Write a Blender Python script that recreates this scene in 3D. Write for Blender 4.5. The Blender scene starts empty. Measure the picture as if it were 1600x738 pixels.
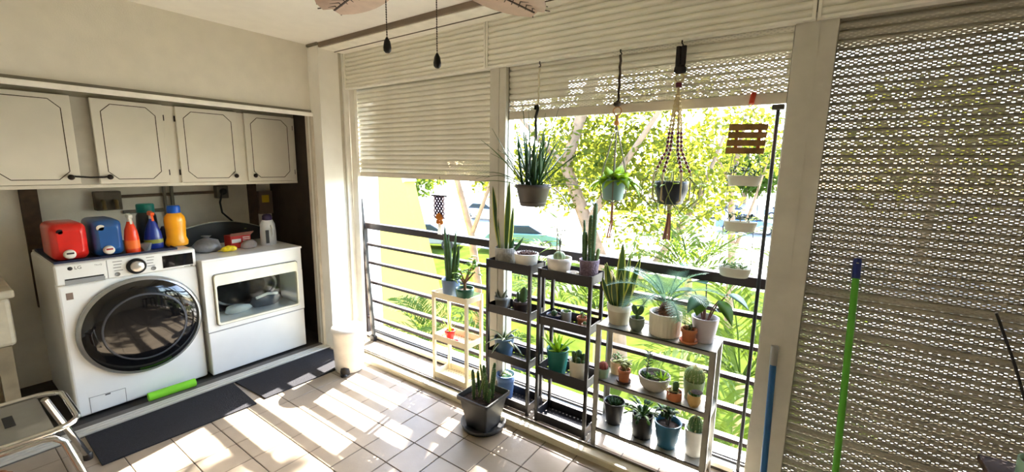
import bpy, bmesh, math, random
from mathutils import Vector, Matrix, noise
random.seed(7)
SC = bpy.context.scene
COL = SC.collection
V = Vector

# ------------------------------------------------------------------ camera
CAM_Z = 1.573
cam_d = bpy.data.cameras.new('camera')
cam_d.sensor_width = 36.0
cam_d.lens = 36.0 * 665.99 / 1600.0
cam_d.clip_start = 0.02
cam_d.clip_end = 500
cam = bpy.data.objects.new('camera', cam_d)
COL.objects.link(cam)
yaw, pit, rol = math.radians(-35.073), math.radians(-9.3516), math.radians(0.8757)
fw = V((math.sin(yaw) * math.cos(pit), math.cos(yaw) * math.cos(pit), math.sin(pit)))
r0 = V((math.cos(yaw), -math.sin(yaw), 0))
u0 = r0.cross(fw)
r1 = r0 * math.cos(rol) + u0 * math.sin(rol)
u1 = -r0 * math.sin(rol) + u0 * math.cos(rol)
cam.matrix_world = Matrix(((r1.x, u1.x, -fw.x, 0), (r1.y, u1.y, -fw.y, 0), (r1.z, u1.z, -fw.z, CAM_Z), (0, 0, 0, 1)))
SC.camera = cam

# ------------------------------------------------------------------ sky, sun, exposure
SUN_DIR = V((-0.30, 1.37, 1.0)).normalized()          # towards the sun
world = bpy.data.worlds.new('World')
SC.world = world
world.use_nodes = True
wn, wl = world.node_tree.nodes, world.node_tree.links
wn.clear()
sky = wn.new('ShaderNodeTexSky')
sky.sky_type = 'NISHITA'
sky.sun_disc = False
sky.sun_elevation = math.asin(SUN_DIR.z)
sky.sun_rotation = math.atan2(SUN_DIR.x, SUN_DIR.y)
sky.air_density = 1.0
sky.dust_density = 1.2
bg = wn.new('ShaderNodeBackground')
bg.inputs['Strength'].default_value = 0.34
wo = wn.new('ShaderNodeOutputWorld')
wl.new(sky.outputs[0], bg.inputs[0])
wl.new(bg.outputs[0], wo.inputs[0])
sun_d = bpy.data.lights.new('sun', 'SUN')
sun_d.energy = 9.0
sun_d.angle = math.radians(0.53)
sun_d.color = (1.0, 0.95, 0.87)
sun = bpy.data.objects.new('sun', sun_d)
COL.objects.link(sun)
sun.rotation_euler = SUN_DIR.to_track_quat('Z', 'Y').to_euler()
sun.location = SUN_DIR * 30
vs = SC.view_settings
vs.view_transform = 'Standard'
vs.look = 'None'
vs.gamma = 1.0
vs.use_curve_mapping = False
vs.exposure = 2.9
SC.cycles.use_denoising = True
SC.cycles.max_bounces = 10
SC.cycles.diffuse_bounces = 6
SC.cycles.transparent_max_bounces = 12
SC.cycles.sample_clamp_indirect = 8.0

# ------------------------------------------------------------------ helpers
def lin(c):
    return tuple(((x / 255.0) / 12.92 if x / 255.0 <= 0.04045 else ((x / 255.0 + 0.055) / 1.055) ** 2.4) for x in c)

MATS = {}
def M(name, rgb, rough=0.55, metal=0.0, var=0.08, scale=12.0, bump=0.0, bscale=60.0, coat=0.0, trans=0.0, objvar=0.0, spec=0.5, emit=None, ior=1.45):
    """A procedural Principled material: noise-varied colour, optional bump and per-object variation."""
    if name in MATS:
        return MATS[name]
    m = bpy.data.materials.new(name)
    m.use_nodes = True
    n, l = m.node_tree.nodes, m.node_tree.links
    p = n['Principled BSDF']
    c = lin(rgb)
    p.inputs['Roughness'].default_value = rough
    p.inputs['Metallic'].default_value = metal
    p.inputs['Specular IOR Level'].default_value = spec
    p.inputs['Coat Weight'].default_value = coat
    p.inputs['Transmission Weight'].default_value = trans
    p.inputs['IOR'].default_value = ior
    tc = n.new('ShaderNodeTexCoord')
    nz = n.new('ShaderNodeTexNoise')
    nz.inputs['Scale'].default_value = scale
    nz.inputs['Detail'].default_value = 3.0
    l.new(tc.outputs['Object'], nz.inputs['Vector'])
    ramp = n.new('ShaderNodeMapRange')
    ramp.inputs['From Min'].default_value = 0.3
    ramp.inputs['From Max'].default_value = 0.7
    ramp.inputs['To Min'].default_value = 1.0 - var
    ramp.inputs['To Max'].default_value = 1.0 + var
    l.new(nz.outputs['Fac'], ramp.inputs['Value'])
    hsv = n.new('ShaderNodeHueSaturation')
    hsv.inputs['Color'].default_value = (*c, 1)
    val = ramp.outputs['Result']
    if objvar > 0:
        oi = n.new('ShaderNodeObjectInfo')
        mr = n.new('ShaderNodeMapRange')
        mr.inputs['To Min'].default_value = 1.0 - objvar
        mr.inputs['To Max'].default_value = 1.0 + objvar
        l.new(oi.outputs['Random'], mr.inputs['Value'])
        mu = n.new('ShaderNodeMath')
        mu.operation = 'MULTIPLY'
        l.new(val, mu.inputs[0])
        l.new(mr.outputs['Result'], mu.inputs[1])
        val = mu.outputs[0]
    l.new(val, hsv.inputs['Value'])
    l.new(hsv.outputs['Color'], p.inputs['Base Color'])
    if bump > 0:
        nb = n.new('ShaderNodeTexNoise')
        nb.inputs['Scale'].default_value = bscale
        nb.inputs['Detail'].default_value = 4.0
        l.new(tc.outputs['Object'], nb.inputs['Vector'])
        b = n.new('ShaderNodeBump')
        b.inputs['Strength'].default_value = bump
        b.inputs['Distance'].default_value = 0.01
        l.new(nb.outputs['Fac'], b.inputs['Height'])
        l.new(b.outputs['Normal'], p.inputs['Normal'])
    MATS[name] = m
    return m

def leafmat(name, rgb, trgb, rough=0.45, tr=0.5, var=0.25, scale=3.0, spec=0.5):
    """Leaf: Principled mixed with a translucent lobe so that leaves glow when lit from behind."""
    if name in MATS:
        return MATS[name]
    m = M(name, rgb, rough=rough, var=var, scale=scale, spec=spec)
    n, l = m.node_tree.nodes, m.node_tree.links
    p = n['Principled BSDF']
    t = n.new('ShaderNodeBsdfTranslucent')
    t.inputs['Color'].default_value = (*lin(trgb), 1)
    mx = n.new('ShaderNodeMixShader')
    mx.inputs[0].default_value = tr
    l.new(p.outputs[0], mx.inputs[1])
    l.new(t.outputs[0], mx.inputs[2])
    l.new(mx.outputs[0], n['Material Output'].inputs['Surface'])
    return m

WL = {}
def wloc(o):
    return WL.get(o.name, V((0, 0, 0)))

class MB:
    """Collects shapes in world coordinates; build() links them as ONE mesh object under its parent."""
    def __init__(self):
        self.v, self.f, self.m, self.s = [], [], [], []
    def add(self, vs_, fs, mi=0, smooth=False):
        o = len(self.v)
        self.v += [V(p) for p in vs_]
        for f in fs:
            self.f.append(tuple(i + o for i in f)); self.m.append(mi); self.s.append(smooth)
        return self
    def box(self, x0, x1, y0, y1, z0, z1, mi=0):
        return self.add([(x0, y0, z0), (x1, y0, z0), (x1, y1, z0), (x0, y1, z0), (x0, y0, z1), (x1, y0, z1), (x1, y1, z1), (x0, y1, z1)],
                        [(0, 3, 2, 1), (4, 5, 6, 7), (0, 1, 5, 4), (1, 2, 6, 5), (2, 3, 7, 6), (3, 0, 4, 7)], mi)
    def bar(self, a, b, w, d, up=(0, 0, 1), mi=0):
        """a square bar from a to b, w wide and d deep"""
        a, b = V(a), V(b)
        t = (b - a).normalized()
        u = V(up)
        if abs(t.dot(u)) > 0.98:
            u = V((1, 0, 0))
        s = t.cross(u).normalized(); q = s.cross(t).normalized()
        vv = []
        for p in (a, b):
            for i, j in ((-1, -1), (1, -1), (1, 1), (-1, 1)):
                vv.append(p + s * (i * w / 2) + q * (j * d / 2))
        return self.add(vv, [(0, 1, 2, 3), (7, 6, 5, 4), (0, 4, 5, 1), (1, 5, 6, 2), (2, 6, 7, 3), (3, 7, 4, 0)], mi)
    def loft(self, rings, cap0=True, cap1=True, mi=0, smooth=True):
        n = len(rings[0]); vv = [p for r in rings for p in r]; ff = []
        for k in range(len(rings) - 1):
            for i in range(n):
                j = (i + 1) % n
                ff.append((k * n + i, k * n + j, (k + 1) * n + j, (k + 1) * n + i))
        self.add(vv, ff, mi, smooth)
        if cap0: self.add(rings[0], [tuple(range(n - 1, -1, -1))], mi)
        if cap1: self.add(rings[-1], [tuple(range(n))], mi)
        return self
    def lathe(self, prof, c, seg=20, sx=1.0, sy=1.0, cap0=True, cap1=True, mi=0, ribs=0, ribd=0.0, wob=0.0, smooth=True):
        rings = []
        for r, z in prof:
            ring = []
            for i in range(seg):
                a = 2 * math.pi * i / seg
                rr = r * (1 + (ribd * math.cos(ribs * a) if ribs else 0))
                if wob: rr *= 1 + wob * noise.noise(V((math.cos(a) * 2, math.sin(a) * 2, z * 20 + c[0] * 9)))
                ring.append(V((c[0] + rr * sx * math.cos(a), c[1] + rr * sy * math.sin(a), c[2] + z)))
            rings.append(ring)
        return self.loft(rings, cap0, cap1, mi, smooth)
    def tube(self, pts, r, seg=8, mi=0, flat=1.0, cap=True, ribs=0, ribd=0.0):
        pts = [V(p) for p in pts]
        rs = r if isinstance(r, (list, tuple)) else [r] * len(pts)
        rings = []; u = None
        for k, p in enumerate(pts):
            t = (pts[min(k + 1, len(pts) - 1)] - pts[max(k - 1, 0)])
            if t.length < 1e-9: t = V((0, 0, 1))
            t.normalize()
            if u is None:
                u = V((1, 0, 0)) if abs(t.x) < 0.8 else V((0, 1, 0))
            s = t.cross(u).normalized(); u = s.cross(t).normalized()
            ring = []
            for i in range(seg):
                a = 2 * math.pi * i / seg
                rr = rs[k] * (1 + (ribd * math.cos(ribs * a) if ribs else 0))
                ring.append(p + s * (rr * math.cos(a)) + u * (rr * flat * math.sin(a)))
            rings.append(ring)
        return self.loft(rings, cap, cap, mi)
    def prism(self, poly, axis, a0, a1, mi=0, smooth=False):
        """poly: 2-D outline in the two other axes, extruded along axis (0 x, 1 y, 2 z)"""
        def p3(q, a):
            r = list(q); r.insert(axis, a); return V(r)
        n = len(poly)
        vv = [p3(q, a0) for q in poly] + [p3(q, a1) for q in poly]
        ff = [tuple(range(n - 1, -1, -1)), tuple(range(n, 2 * n))]
        self.add(vv, ff, mi)
        return self.add(vv, [(i, (i + 1) % n, n + (i + 1) % n, n + i) for i in range(n)], mi, smooth)
    def leaf(self, base, d, length, width, droop=0.0, prof='lance', n=6, thick=0.002, side=None, mi=0, edge=None, fold=0.15, curl=None):
        """A leaf with thickness: a bent centre line with a lens-shaped section. edge: material of the margin."""
        p = V(base); d = V(d).normalized(); pts = [p.copy()]; dirs = [d.copy()]
        for k in range(n):
            d = (d + V((0, 0, -droop / n)) + (V(curl) / n if curl else V((0, 0, 0)))).normalized()
            p = p + d * (length / n); pts.append(p.copy()); dirs.append(d.copy())
        rows = []
        for k, (q, dd) in enumerate(zip(pts, dirs)):
            t = k / n
            if prof == 'lance': w = math.sin(math.pi * (0.12 + 0.88 * t)) ** 0.75 if t > 0.08 else 0.45
            elif prof == 'strap': w = (1 - t ** 3.5) * (0.75 + 0.25 * t)
            elif prof == 'ovate': w = (math.sin(math.pi * min(1, t ** 0.62))) if 0 < t < 1 else 0.0
            elif prof == 'pad': w = math.sqrt(max(0, 1 - (2 * t - 1) ** 2)) * (0.85 + 0.15 * t)
            elif prof == 'spoon': w = (t ** 0.7) * math.sqrt(max(0, 1 - t ** 6)) if t > 0 else 0.15
            else: w = 1 - t
            w = max(w, 0.02)
            s = V(side) if side is not None else dd.cross(V((0, 0, 1)))
            s = s - dd * s.dot(dd)
            if s.length < 1e-4: s = V((1, 0, 0))
            s.normalize(); nn = s.cross(dd).normalized()
            h = width * w / 2; th = max(thick * (0.35 + 0.65 * w), 0.0004)
            f = fold * h
            if edge is None:
                rows.append([q - s * h + nn * f, q + nn * th, q + s * h + nn * f, q - nn * th])
            else:
                rows.append([q - s * h + nn * f, q - s * h * 0.66 + nn * (th + f * .6), q + nn * th, q + s * h * 0.66 + nn * (th + f * .6), q + s * h + nn * f, q + s * h * .66 + nn * (f * .6 - th), q - nn * th, q - s * h * .66 + nn * (f * .6 - th)])
        if edge is None:
            return self.loft(rows, True, True, mi)
        m = len(rows[0]); vv = [q for r in rows for q in r]
        for k in range(len(rows) - 1):
            for i in range(m):
                j = (i + 1) % m
                self.add([], [], 0)
        o = len(self.v); self.v += vv
        for k in range(len(rows) - 1):
            for i in range(m):
                j = (i + 1) % m
                self.f.append((o + k * m + i, o + k * m + j, o + (k + 1) * m + j, o + (k + 1) * m + i))
                self.m.append(edge if i in (0, 3, 4, 7) else mi); self.s.append(True)
        return self
    def build(self, name, mats, parent=None, bevel=0.0, bseg=2, local=False, smooth=None):
        off = V((0, 0, 0)) if (local or parent is None) else wloc(parent)
        me = bpy.data.meshes.new(name)
        me.from_pydata([tuple(p - off) for p in self.v], [], self.f)
        if not isinstance(mats, (list, tuple)): mats = [mats]
        for m in mats: me.materials.append(m)
        me.polygons.foreach_set('material_index', self.m)
        me.polygons.foreach_set('use_smooth', self.s if smooth is None else [smooth] * len(self.f))
        me.update()
        if bevel > 0:
            bm = bmesh.new(); bm.from_mesh(me)
            bmesh.ops.remove_doubles(bm, verts=bm.verts, dist=1e-6)
            ed = [e for e in bm.edges if len(e.link_faces) == 2 and e.calc_face_angle(0) > 0.5]
            bmesh.ops.bevel(bm, geom=ed, offset=bevel, segments=bseg, profile=0.5, affect='EDGES')
            bm.to_mesh(me); bm.free(); me.update()
        o = bpy.data.objects.new(name, me)
        COL.objects.link(o)
        if parent is not None:
            o.parent = parent
            WL[o.name] = wloc(parent).copy()
        return o

def tag(o, label, cat, group=None, kind=None):
    o['label'] = label; o['category'] = cat
    if group: o['group'] = group
    if kind: o['kind'] = kind
    return o
def thing(name, label, cat, loc=(0, 0, 0), group=None, kind=None):
    o = bpy.data.objects.new(name, None)
    o.empty_display_size = 0.05
    COL.objects.link(o)
    o.location = loc
    WL[o.name] = V(loc)
    return tag(o, label, cat, group, kind)
def place(me, name, parent, loc=(0, 0, 0), rot=(0, 0, 0), scale=(1, 1, 1)):
    """another object sharing mesh data me, placed at world loc under parent"""
    o = bpy.data.objects.new(name, me)
    COL.objects.link(o)
    o.location = V(loc) - (wloc(parent) if parent else V((0, 0, 0)))
    o.rotation_euler = rot; o.scale = scale
    if parent: o.parent = parent
    return o
def text(body, size, loc, rot, mat, parent, name='lettering', ext=0.0004, align='CENTER'):
    cu = bpy.data.curves.new(name, 'FONT')
    cu.body = body; cu.size = size; cu.extrude = ext; cu.align_x = align; cu.align_y = 'CENTER'
    cu.materials.append(mat)
    o = bpy.data.objects.new(name, cu); COL.objects.link(o)
    me = bpy.data.meshes.new_from_object(o)
    bpy.data.objects.remove(o)
    o = bpy.data.objects.new(name, me); COL.objects.link(o)
    o.location = V(loc) - wloc(parent); o.rotation_euler = rot; o.parent = parent
    return o
def rrect(cx, cy, w, d, r, z, seg=4):
    pts = []
    for (sx, sy, a0) in ((1, 1, 0), (-1, 1, 90), (-1, -1, 180), (1, -1, 270)):
        for k in range(seg + 1):
            a = math.radians(a0 + 90 * k / seg)
            pts.append(V((cx + sx * (w / 2 - r) + r * math.cos(a), cy + sy * (d / 2 - r) + r * math.sin(a), z)))
    return pts

# ------------------------------------------------------------------ materials
wall_m = M('wall_paint', (226, 221, 208), 0.8, var=0.03, bump=0.12, bscale=140)
ceil_m = M('ceiling_paint', (246, 243, 235), 0.85, var=0.02, bump=0.1, bscale=120)
white_m = M('white_paint', (240, 238, 230), 0.5, var=0.05, scale=5)
alu_m = M('aged_aluminium', (196, 192, 178), 0.45, metal=0.35, var=0.1, scale=9)
alud_m = M('dull_aluminium', (150, 146, 134), 0.5, metal=0.4, var=0.12, scale=8)
slat_m = M('shutter_slat', (232, 229, 216), 0.5, metal=0.1, var=0.07, scale=6)
house_m = M('shutter_housing', (240, 237, 224), 0.5, metal=0.1, var=0.05, scale=4)
post_m = M('mullion_metal', (206, 202, 190), 0.5, metal=0.15, var=0.06)
tile_m = M('floor_tile', (156, 142, 124), 0.32, var=0.07, scale=7, objvar=0.05, bump=0.04, bscale=80)
grout_m = M('tile_grout', (50, 44, 39), 0.9, var=0.15)
black_m = M('black_metal', (26, 23, 24), 0.42, var=0.2)
rail_m = M('rail_brown', (40, 30, 30), 0.5, var=0.2)
appl_m = M('appliance_white', (236, 236, 232), 0.28, var=0.015, coat=0.4)
dark_m = M('dark_void', (22, 20, 18), 0.8)
wood_m = M('dark_wood', (74, 58, 44), 0.7, var=0.3, scale=18)

# ------------------------------------------------------------------ the setting
XL = -3.207            # window-side face of the corner pillar
XR = 2.2
# floor: grout slab with tiles proud of it
fl = MB().box(-3.36, XR, -1.5, 2.30, -0.16, -0.0025).build('floor', grout_m)
tag(fl, 'beige square tile floor with dark grout lines', 'floor', kind='structure')
tb = MB()
tb.box(-0.0985, 0.0985, -0.0985, 0.0985, -0.006, 0.0)
t0 = tb.build('tile', tile_m, fl, bevel=0.0025, bseg=1)
tile_me = t0.data
rest = MB(); first = True
for i in range(-8, 22):
    for j in range(-14, 7):
        cx, cy = -1.914 + 0.2 * i + 0.1, 1.1 + 0.2 * j + 0.1
        if cx - .1 > XR or cx + .1 < -3.36 or cy + .1 > 2.31: continue
        x0, x1 = max(cx - .0985, -3.36), min(cx + .0985, XR)
        if cx < 0.8 and cy > 0.28 and x1 - x0 > .15:
            if first: o = t0; o.location = (cx, cy, 0); first = False
            else: o = place(tile_me, 'tile', fl, (cx, cy, 0))
            o.rotation_euler = (random.uniform(-.0012, .0012), random.uniform(-.0012, .0012), random.choice((0, math.pi / 2, math.pi)))
        elif x1 - x0 > 0.02:
            rest.box(x0, x1, cy - .0985, cy + .0985, -0.006, 0.0)
ro = rest.build('tile_field', tile_m, fl); ro['kind'] = 'stuff'

cl = MB().box(-3.36, XR, -1.5, 2.45, 2.48, 2.60).build('ceiling', ceil_m)
tag(cl, 'smooth cream white ceiling above the laundry and plants', 'ceiling', kind='structure')
wh = MB().box(-3.45, -3.35, -1.5, 1.952, 1.957, 2.48).build('wall_left', wall_m)
tag(wh, 'cream painted wall above the laundry closet opening', 'wall', kind='structure')
w2 = MB().box(-3.45, -3.35, -1.5, -0.75, 0, 1.957).build('wall_left_end', wall_m)
tag(w2, 'cream painted wall beside the laundry closet, outside the picture', 'wall', kind='structure')
wb = MB().box(-3.45, XR + .1, -1.6, -1.5, -0.1, 2.6).build('wall_back', wall_m)
tag(wb, 'cream painted house wall behind the camera', 'wall', kind='structure')
wr = MB().box(XR, XR + .1, -1.5, 2.45, -0.1, 2.6).build('wall_right', wall_m)
tag(wr, 'cream painted end wall past the closed shutter', 'wall', kind='structure')
# trim under the header: a slim white rail
tr = MB().box(-3.352, -3.318, -0.75, 1.949, 1.938, 1.966).build('trim_1', M('trim_white', (248, 246, 238), 0.4), bevel=0.002)
tag(tr, 'slim bright white trim rail along the bottom of the upper wall', 'trim', kind='structure')
sh = MB().box(-3.351, -3.340, -0.75, 1.949, 1.968, 1.985).build('trim_2', M('trim_grey', (128, 122, 108), 0.6))
tag(sh, 'thin grey strip above the white trim rail', 'trim', kind='structure')
# closet
ci = MB()
ci.box(-4.45, -4.35, -0.85, 2.12, -0.05, 2.48)
cb = ci.build('wall_closet', M('closet_wall', (226, 221, 208), 0.9, var=0.12, scale=4, bump=0.1))
tag(cb, 'shadowy grey wall at the back of the laundry closet', 'wall', kind='structure')
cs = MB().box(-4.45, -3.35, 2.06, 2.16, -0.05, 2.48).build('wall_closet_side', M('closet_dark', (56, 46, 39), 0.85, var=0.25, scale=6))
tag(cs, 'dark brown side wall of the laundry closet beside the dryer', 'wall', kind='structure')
cs2 = MB().box(-4.45, -3.45, -0.85, -0.75, -0.05, 2.48).build('wall_closet_end', wall_m)
tag(cs2, 'far side wall of the laundry closet past the sink', 'wall', kind='structure')
cc = MB().box(-4.45, -3.45, -0.85, 2.16, 2.40, 2.48).build('ceiling_closet', ceil_m)
tag(cc, 'low ceiling inside the laundry closet', 'ceiling', kind='structure')
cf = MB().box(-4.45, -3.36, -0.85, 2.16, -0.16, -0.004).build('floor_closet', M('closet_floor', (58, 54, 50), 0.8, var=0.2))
tag(cf, 'dark bare floor under the washing machines', 'floor', kind='structure')
# jamb of the closet opening
jb = MB().box(-3.45, -3.352, 1.95, 2.06, 0, 1.957)
jb.box(-3.345, -3.318, 1.925, 1.949, 0.0, 1.937)
jo = jb.build('trim_3', M('jamb_paint', (206, 198, 182), 0.6, var=0.12, scale=10))
tag(jo, 'worn beige door jamb at the end of the laundry closet', 'trim', kind='structure')
# corner pillar
pl = thing('wall_pillar', 'white boxed corner pillar between laundry closet and windows', 'pillar', (-3.3, 2.05, 0), kind='structure')
MB().box(-3.40, XL, 1.952, 2.118, 0, 2.48).build('casing', white_m, pl, bevel=0.003)
MB().box(-3.40, XL - .012, 2.118, 2.150, 0, 2.46).build('groove', M('groove_paint', (196, 190, 174), 0.6), pl)
MB().box(-3.40, XL + .004, 2.150, 2.165, 0, 2.46).build('edge_strip', white_m, pl)
MB().box(-3.40, XL + .001, 1.945, 1.953, 0.0, 2.455).build('front_board', white_m, pl, bevel=0.002)
MB().box(-3.352, XL + .004, 1.938, 2.16, 2.462, 2.482).build('top_cap', M('cap_grey', (120, 112, 98), 0.6), pl)
# header track at the ceiling
ht = thing('trim_4', 'ceiling track with face browned for shade and bright underside above the shutters', 'trim', (0, 2.05, 2.45), kind='structure')
MB().box(XL, XR, 1.952, 1.966, 2.446, 2.481).build('face', M('track_face_shaded', (128, 112, 96), 0.6), ht)  # backlit shade of the front put into its darker colour
MB().box(XL, XR, 1.966, 2.172, 2.440, 2.481).build('soffit', M('soffit_white', (244, 241, 230), 0.5), ht)
MB().box(XL, XR, 2.085, 2.092, 2.436, 2.4405).build('groove', M('groove_line', (92, 84, 70), 0.7), ht)
# wall above the shutters and outside return at the corner
lw = MB().box(-3.6, XR + .1, 2.33, 2.45, 2.10, 2.60).build('wall_window', wall_m)
tag(lw, 'lintel behind the shutter housings', 'wall', kind='structure')
ow = MB().box(-3.75, -3.285, 2.29, 2.52, -0.4, 2.6)
ow.box(-3.40, XL, 2.165, 2.2, 0, 2.18)
owo = ow.build('wall_return', M('outside_white', (240, 238, 230), 0.7))
tag(owo, 'bright white outside return beside the first window opening', 'wall', kind='structure')
ob = MB().box(-3.75, XR + .1, 2.45, 2.50, -3.2, 0.03).build('wall_facade', M('facade', (228, 220, 196), 0.8))
tag(ob, 'outer wall below the balcony opening', 'wall', kind='structure')
# sills and tracks
sl = thing('window_sill', 'white outer sill with dark sliding track under the railing', 'sill', (0, 2.37, 0), kind='structure')
MB().box(XL - .08, XR, 2.297, 2.455, -0.16, 0.036).build('sill_block', M('sill_paint', (226, 220, 204), 0.45, var=0.1), sl, bevel=0.003)
MB().box(XL - .05, XR, 2.345, 2.352, 0.036, 0.050).build('track_rail', black_m, sl)
MB().box(XL - .05, XR, 2.372, 2.378, 0.036, 0.048).build('track_rail', black_m, sl)
MB().box(XL - .05, XR, 2.291, 2.297, -0.01, 0.012).build('joint', grout_m, sl)
ct = thing('floor_track', 'long cream aluminium track on the tiles in front of the racks', 'track', (0, 2.0, 0), kind='structure')
cream_alu = M('cream_aluminium', (214, 206, 182), 0.38, metal=0.15, var=0.08, scale=6)
MB().prism([(1.957, 0), (1.957, 0.030), (1.963, 0.036), (2.020, 0.038), (2.026, 0.030), (2.030, 0.0)], 0, XL, XR).build('track_body', cream_alu, ct)
MB().box(XL, XR, 2.018, 2.024, 0.036, 0.050).build('guide_rail', M('rail_grey', (86, 80, 70), 0.45, metal=0.3), ct)
MB().box(XL, XR, 2.030, 2.038, 0.0, 0.030).build('guide_rail', M('rail_grey', (86, 80, 70)), ct)
scr = MB().lathe([(0.0055, 0), (0.0055, 0.002), (0.002, 0.003)], (0, 0, 0), 10).build('screw', M('screw_dark', (52, 46, 38), 0.5, metal=0.3), ct)
scr.rotation_euler = (math.pi / 2, 0, 0); scr.location = V((-3.0, 1.957, 0.017)) - wloc(ct)
for k in range(1, 21):
    place(scr.data, 'screw', ct, (-3.0 + 0.2 * k, 1.957, 0.017), (math.pi / 2, 0, 0))
# laundry threshold
th = thing('floor_threshold', 'ridged aluminium closet threshold in front of the washer and dryer', 'threshold', (-3.32, 0.6, 0), kind='structure')
MB().box(-3.345, -3.262, -0.75, 1.945, -0.003, 0.006).build('plate', M('track_shadow', (108, 104, 96), .5, metal=.3), th)
MB().box(-3.42, -3.345, -0.75, 1.945, -0.003, 0.010).build('wood_strip', M('strip_grey', (96, 90, 84), .6, var=.2), th)
for x, w in ((-3.338, .010), (-3.308, .012), (-3.276, .012)):
    MB().box(x - w, x + w, -0.75, 1.945, 0.006, 0.018).build('rib', M('rail_bright', (206, 202, 190), .4, metal=.2, var=.05), th, bevel=0.0015, bseg=1)

# mullions
def mullion(name, x0, x1, label, y0=2.195):
    r = thing(name, label, 'post', ((x0 + x1) / 2, 2.24, 0), kind='structure')
    MB().box(x0, x1, y0, 2.29, 0.0, 2.20).build('post_face', post_m, r, bevel=0.002)
    xm = (x0 + x1) / 2 + .008
    MB().box(xm - .004, xm + .004, y0 - .004, y0 + .002, 0.0, 2.18).build('ridge', post_m, r)
    MB().box(x0 - .004, x1 + .004, y0 + .028, y0 + .038, 0.0, 2.20).build('guide_lip', alud_m, r)
    return r
mullion('trim_5', -1.727, -1.603, 'pale metal post between the half closed and the raised shutter')
mullion('trim_6', -0.132, 0.013, 'wide grey metal post between the raised and the closed shutter')
gp = MB().box(XL, -3.135, 2.20, 2.226, 0.0, 2.20).build('trim_7', M('frame_pale', (236, 232, 220), 0.5, var=0.06), bevel=0.002)
tag(gp, 'pale guide post where the half closed shutter meets the pillar', 'post', kind='structure')
bk = MB().box(-0.175, -0.118, 2.15, 2.20, 0.0, 0.052).build('trim_8', white_m, bevel=0.003)
tag(bk, 'small white bracket at the foot of the wide grey post', 'bracket', kind='structure')

# ------------------------------------------------------------------ roller shutters
PITCH = 0.035
def slat_mesh(width, lo=0.0, hi=1.0, rows=4):
    """one curved slat, its lower edge at z=0, slots cut through where lo..hi of the width is perforated"""
    mb = MB()
    zs = [0.0, 0.0016]
    cz = [0.0052, 0.0112, 0.0172, 0.0232][:rows]
    slot = 0.0010
    bands = []
    z = 0.0
    for c in cz:
        bands.append((z, c - slot / 2, None)); bands.append((c - slot / 2, c + slot / 2, len([b for b in bands if b[2] is not None]))); z = c + slot / 2
    bands.append((z, 0.028, None)); bands.append((0.028, 0.032, None)); bands.append((0.032, 0.0352, None))
    def dy(z):
        t = z / 0.0352
        return -0.014 * math.sin(math.pi * min(1, max(0, t)) ** 0.9) ** 0.75 if 0 < t < 1 else 0.0
    for a, b, k in bands:
        ya, yb = dy(a), dy(b)
        if k is None:
            mb.add([(0, ya, a), (width, ya, a), (width, yb, b), (0, yb, b)], [(0, 1, 2, 3)], 0, True)
        else:
            x = 0.0; pitch = 0.0255; s = lo * width + (0.006 if k % 2 == 0 else 0.006 + pitch / 2)
            while s + 0.0082 < hi * width - 0.004:
                mb.add([(x, ya, a), (s, ya, a), (s, yb, b), (x, yb, b)], [(0, 1, 2, 3)], 0, True)
                x = s + 0.0082; s += pitch
            mb.add([(x, ya, a), (width, ya, a), (width, yb, b), (x, yb, b)], [(0, 1, 2, 3)], 0, True)
    # a lip closing the joint below
    mb.add([(0, 0, 0), (width, 0, 0), (width, 0.006, 0.004), (0, 0.006, 0.004)], [(0, 1, 2, 3)], 0, True)
    return mb
def shutter(label, x0, x1, zbot, barh, Y, kinds, sm=None):
    sm = sm or slat_m
    """kinds: function slat index -> (lo, hi) of the perforated span"""
    r = thing('roller_shutter', label, 'shutter', (x0, Y, zbot))
    cache = {}; z = zbot + barh; k = 0
    while z < 2.20:
        key = kinds(k)
        if key not in cache:
            o = slat_mesh(x1 - x0, key[0], key[1]).build('slat', sm, r, local=True)
            cache[key] = o.data; o.location = V((0, 0, z - zbot))
        else:
            place(cache[key], 'slat', r, (x0, Y, z))
        z += PITCH; k += 1
    b = MB().box(x0, x1, Y - .012, Y + .008, zbot, zbot + barh)
    b.build('bottom_bar', M('bottom_bar', (214, 206, 190), 0.5, var=0.06), r, bevel=0.002)
    return r
random.seed(3)
shutter('cream roller shutter rolled halfway down beside the pillar', -3.150, -1.735, 1.466, 0.036, 2.24,
        lambda k: (0.72, 1.0) if k in (1, 2) else ((0.0, 1.0) if k < 1 else ((0.0, 0.16) if k % 2 else (0.0, 0.12))))
shutter('perforated roller shutter raised high above the plants', -1.608, -0.136, 1.857, 0.046, 2.24,
        lambda k: (0.0, 1.0) if k < 2 else ((0.28, 1.0) if k < 5 else (0.45, 1.0)))
shutter('perforated grey roller shutter closed to the floor behind the green pole', 0.008, XR, 0.02, 0.04, 2.24,
        lambda k: (0.0, 1.0), M('shutter_slat_grey', (168, 163, 150), 0.5, metal=0.1, var=0.08, scale=5))

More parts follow.
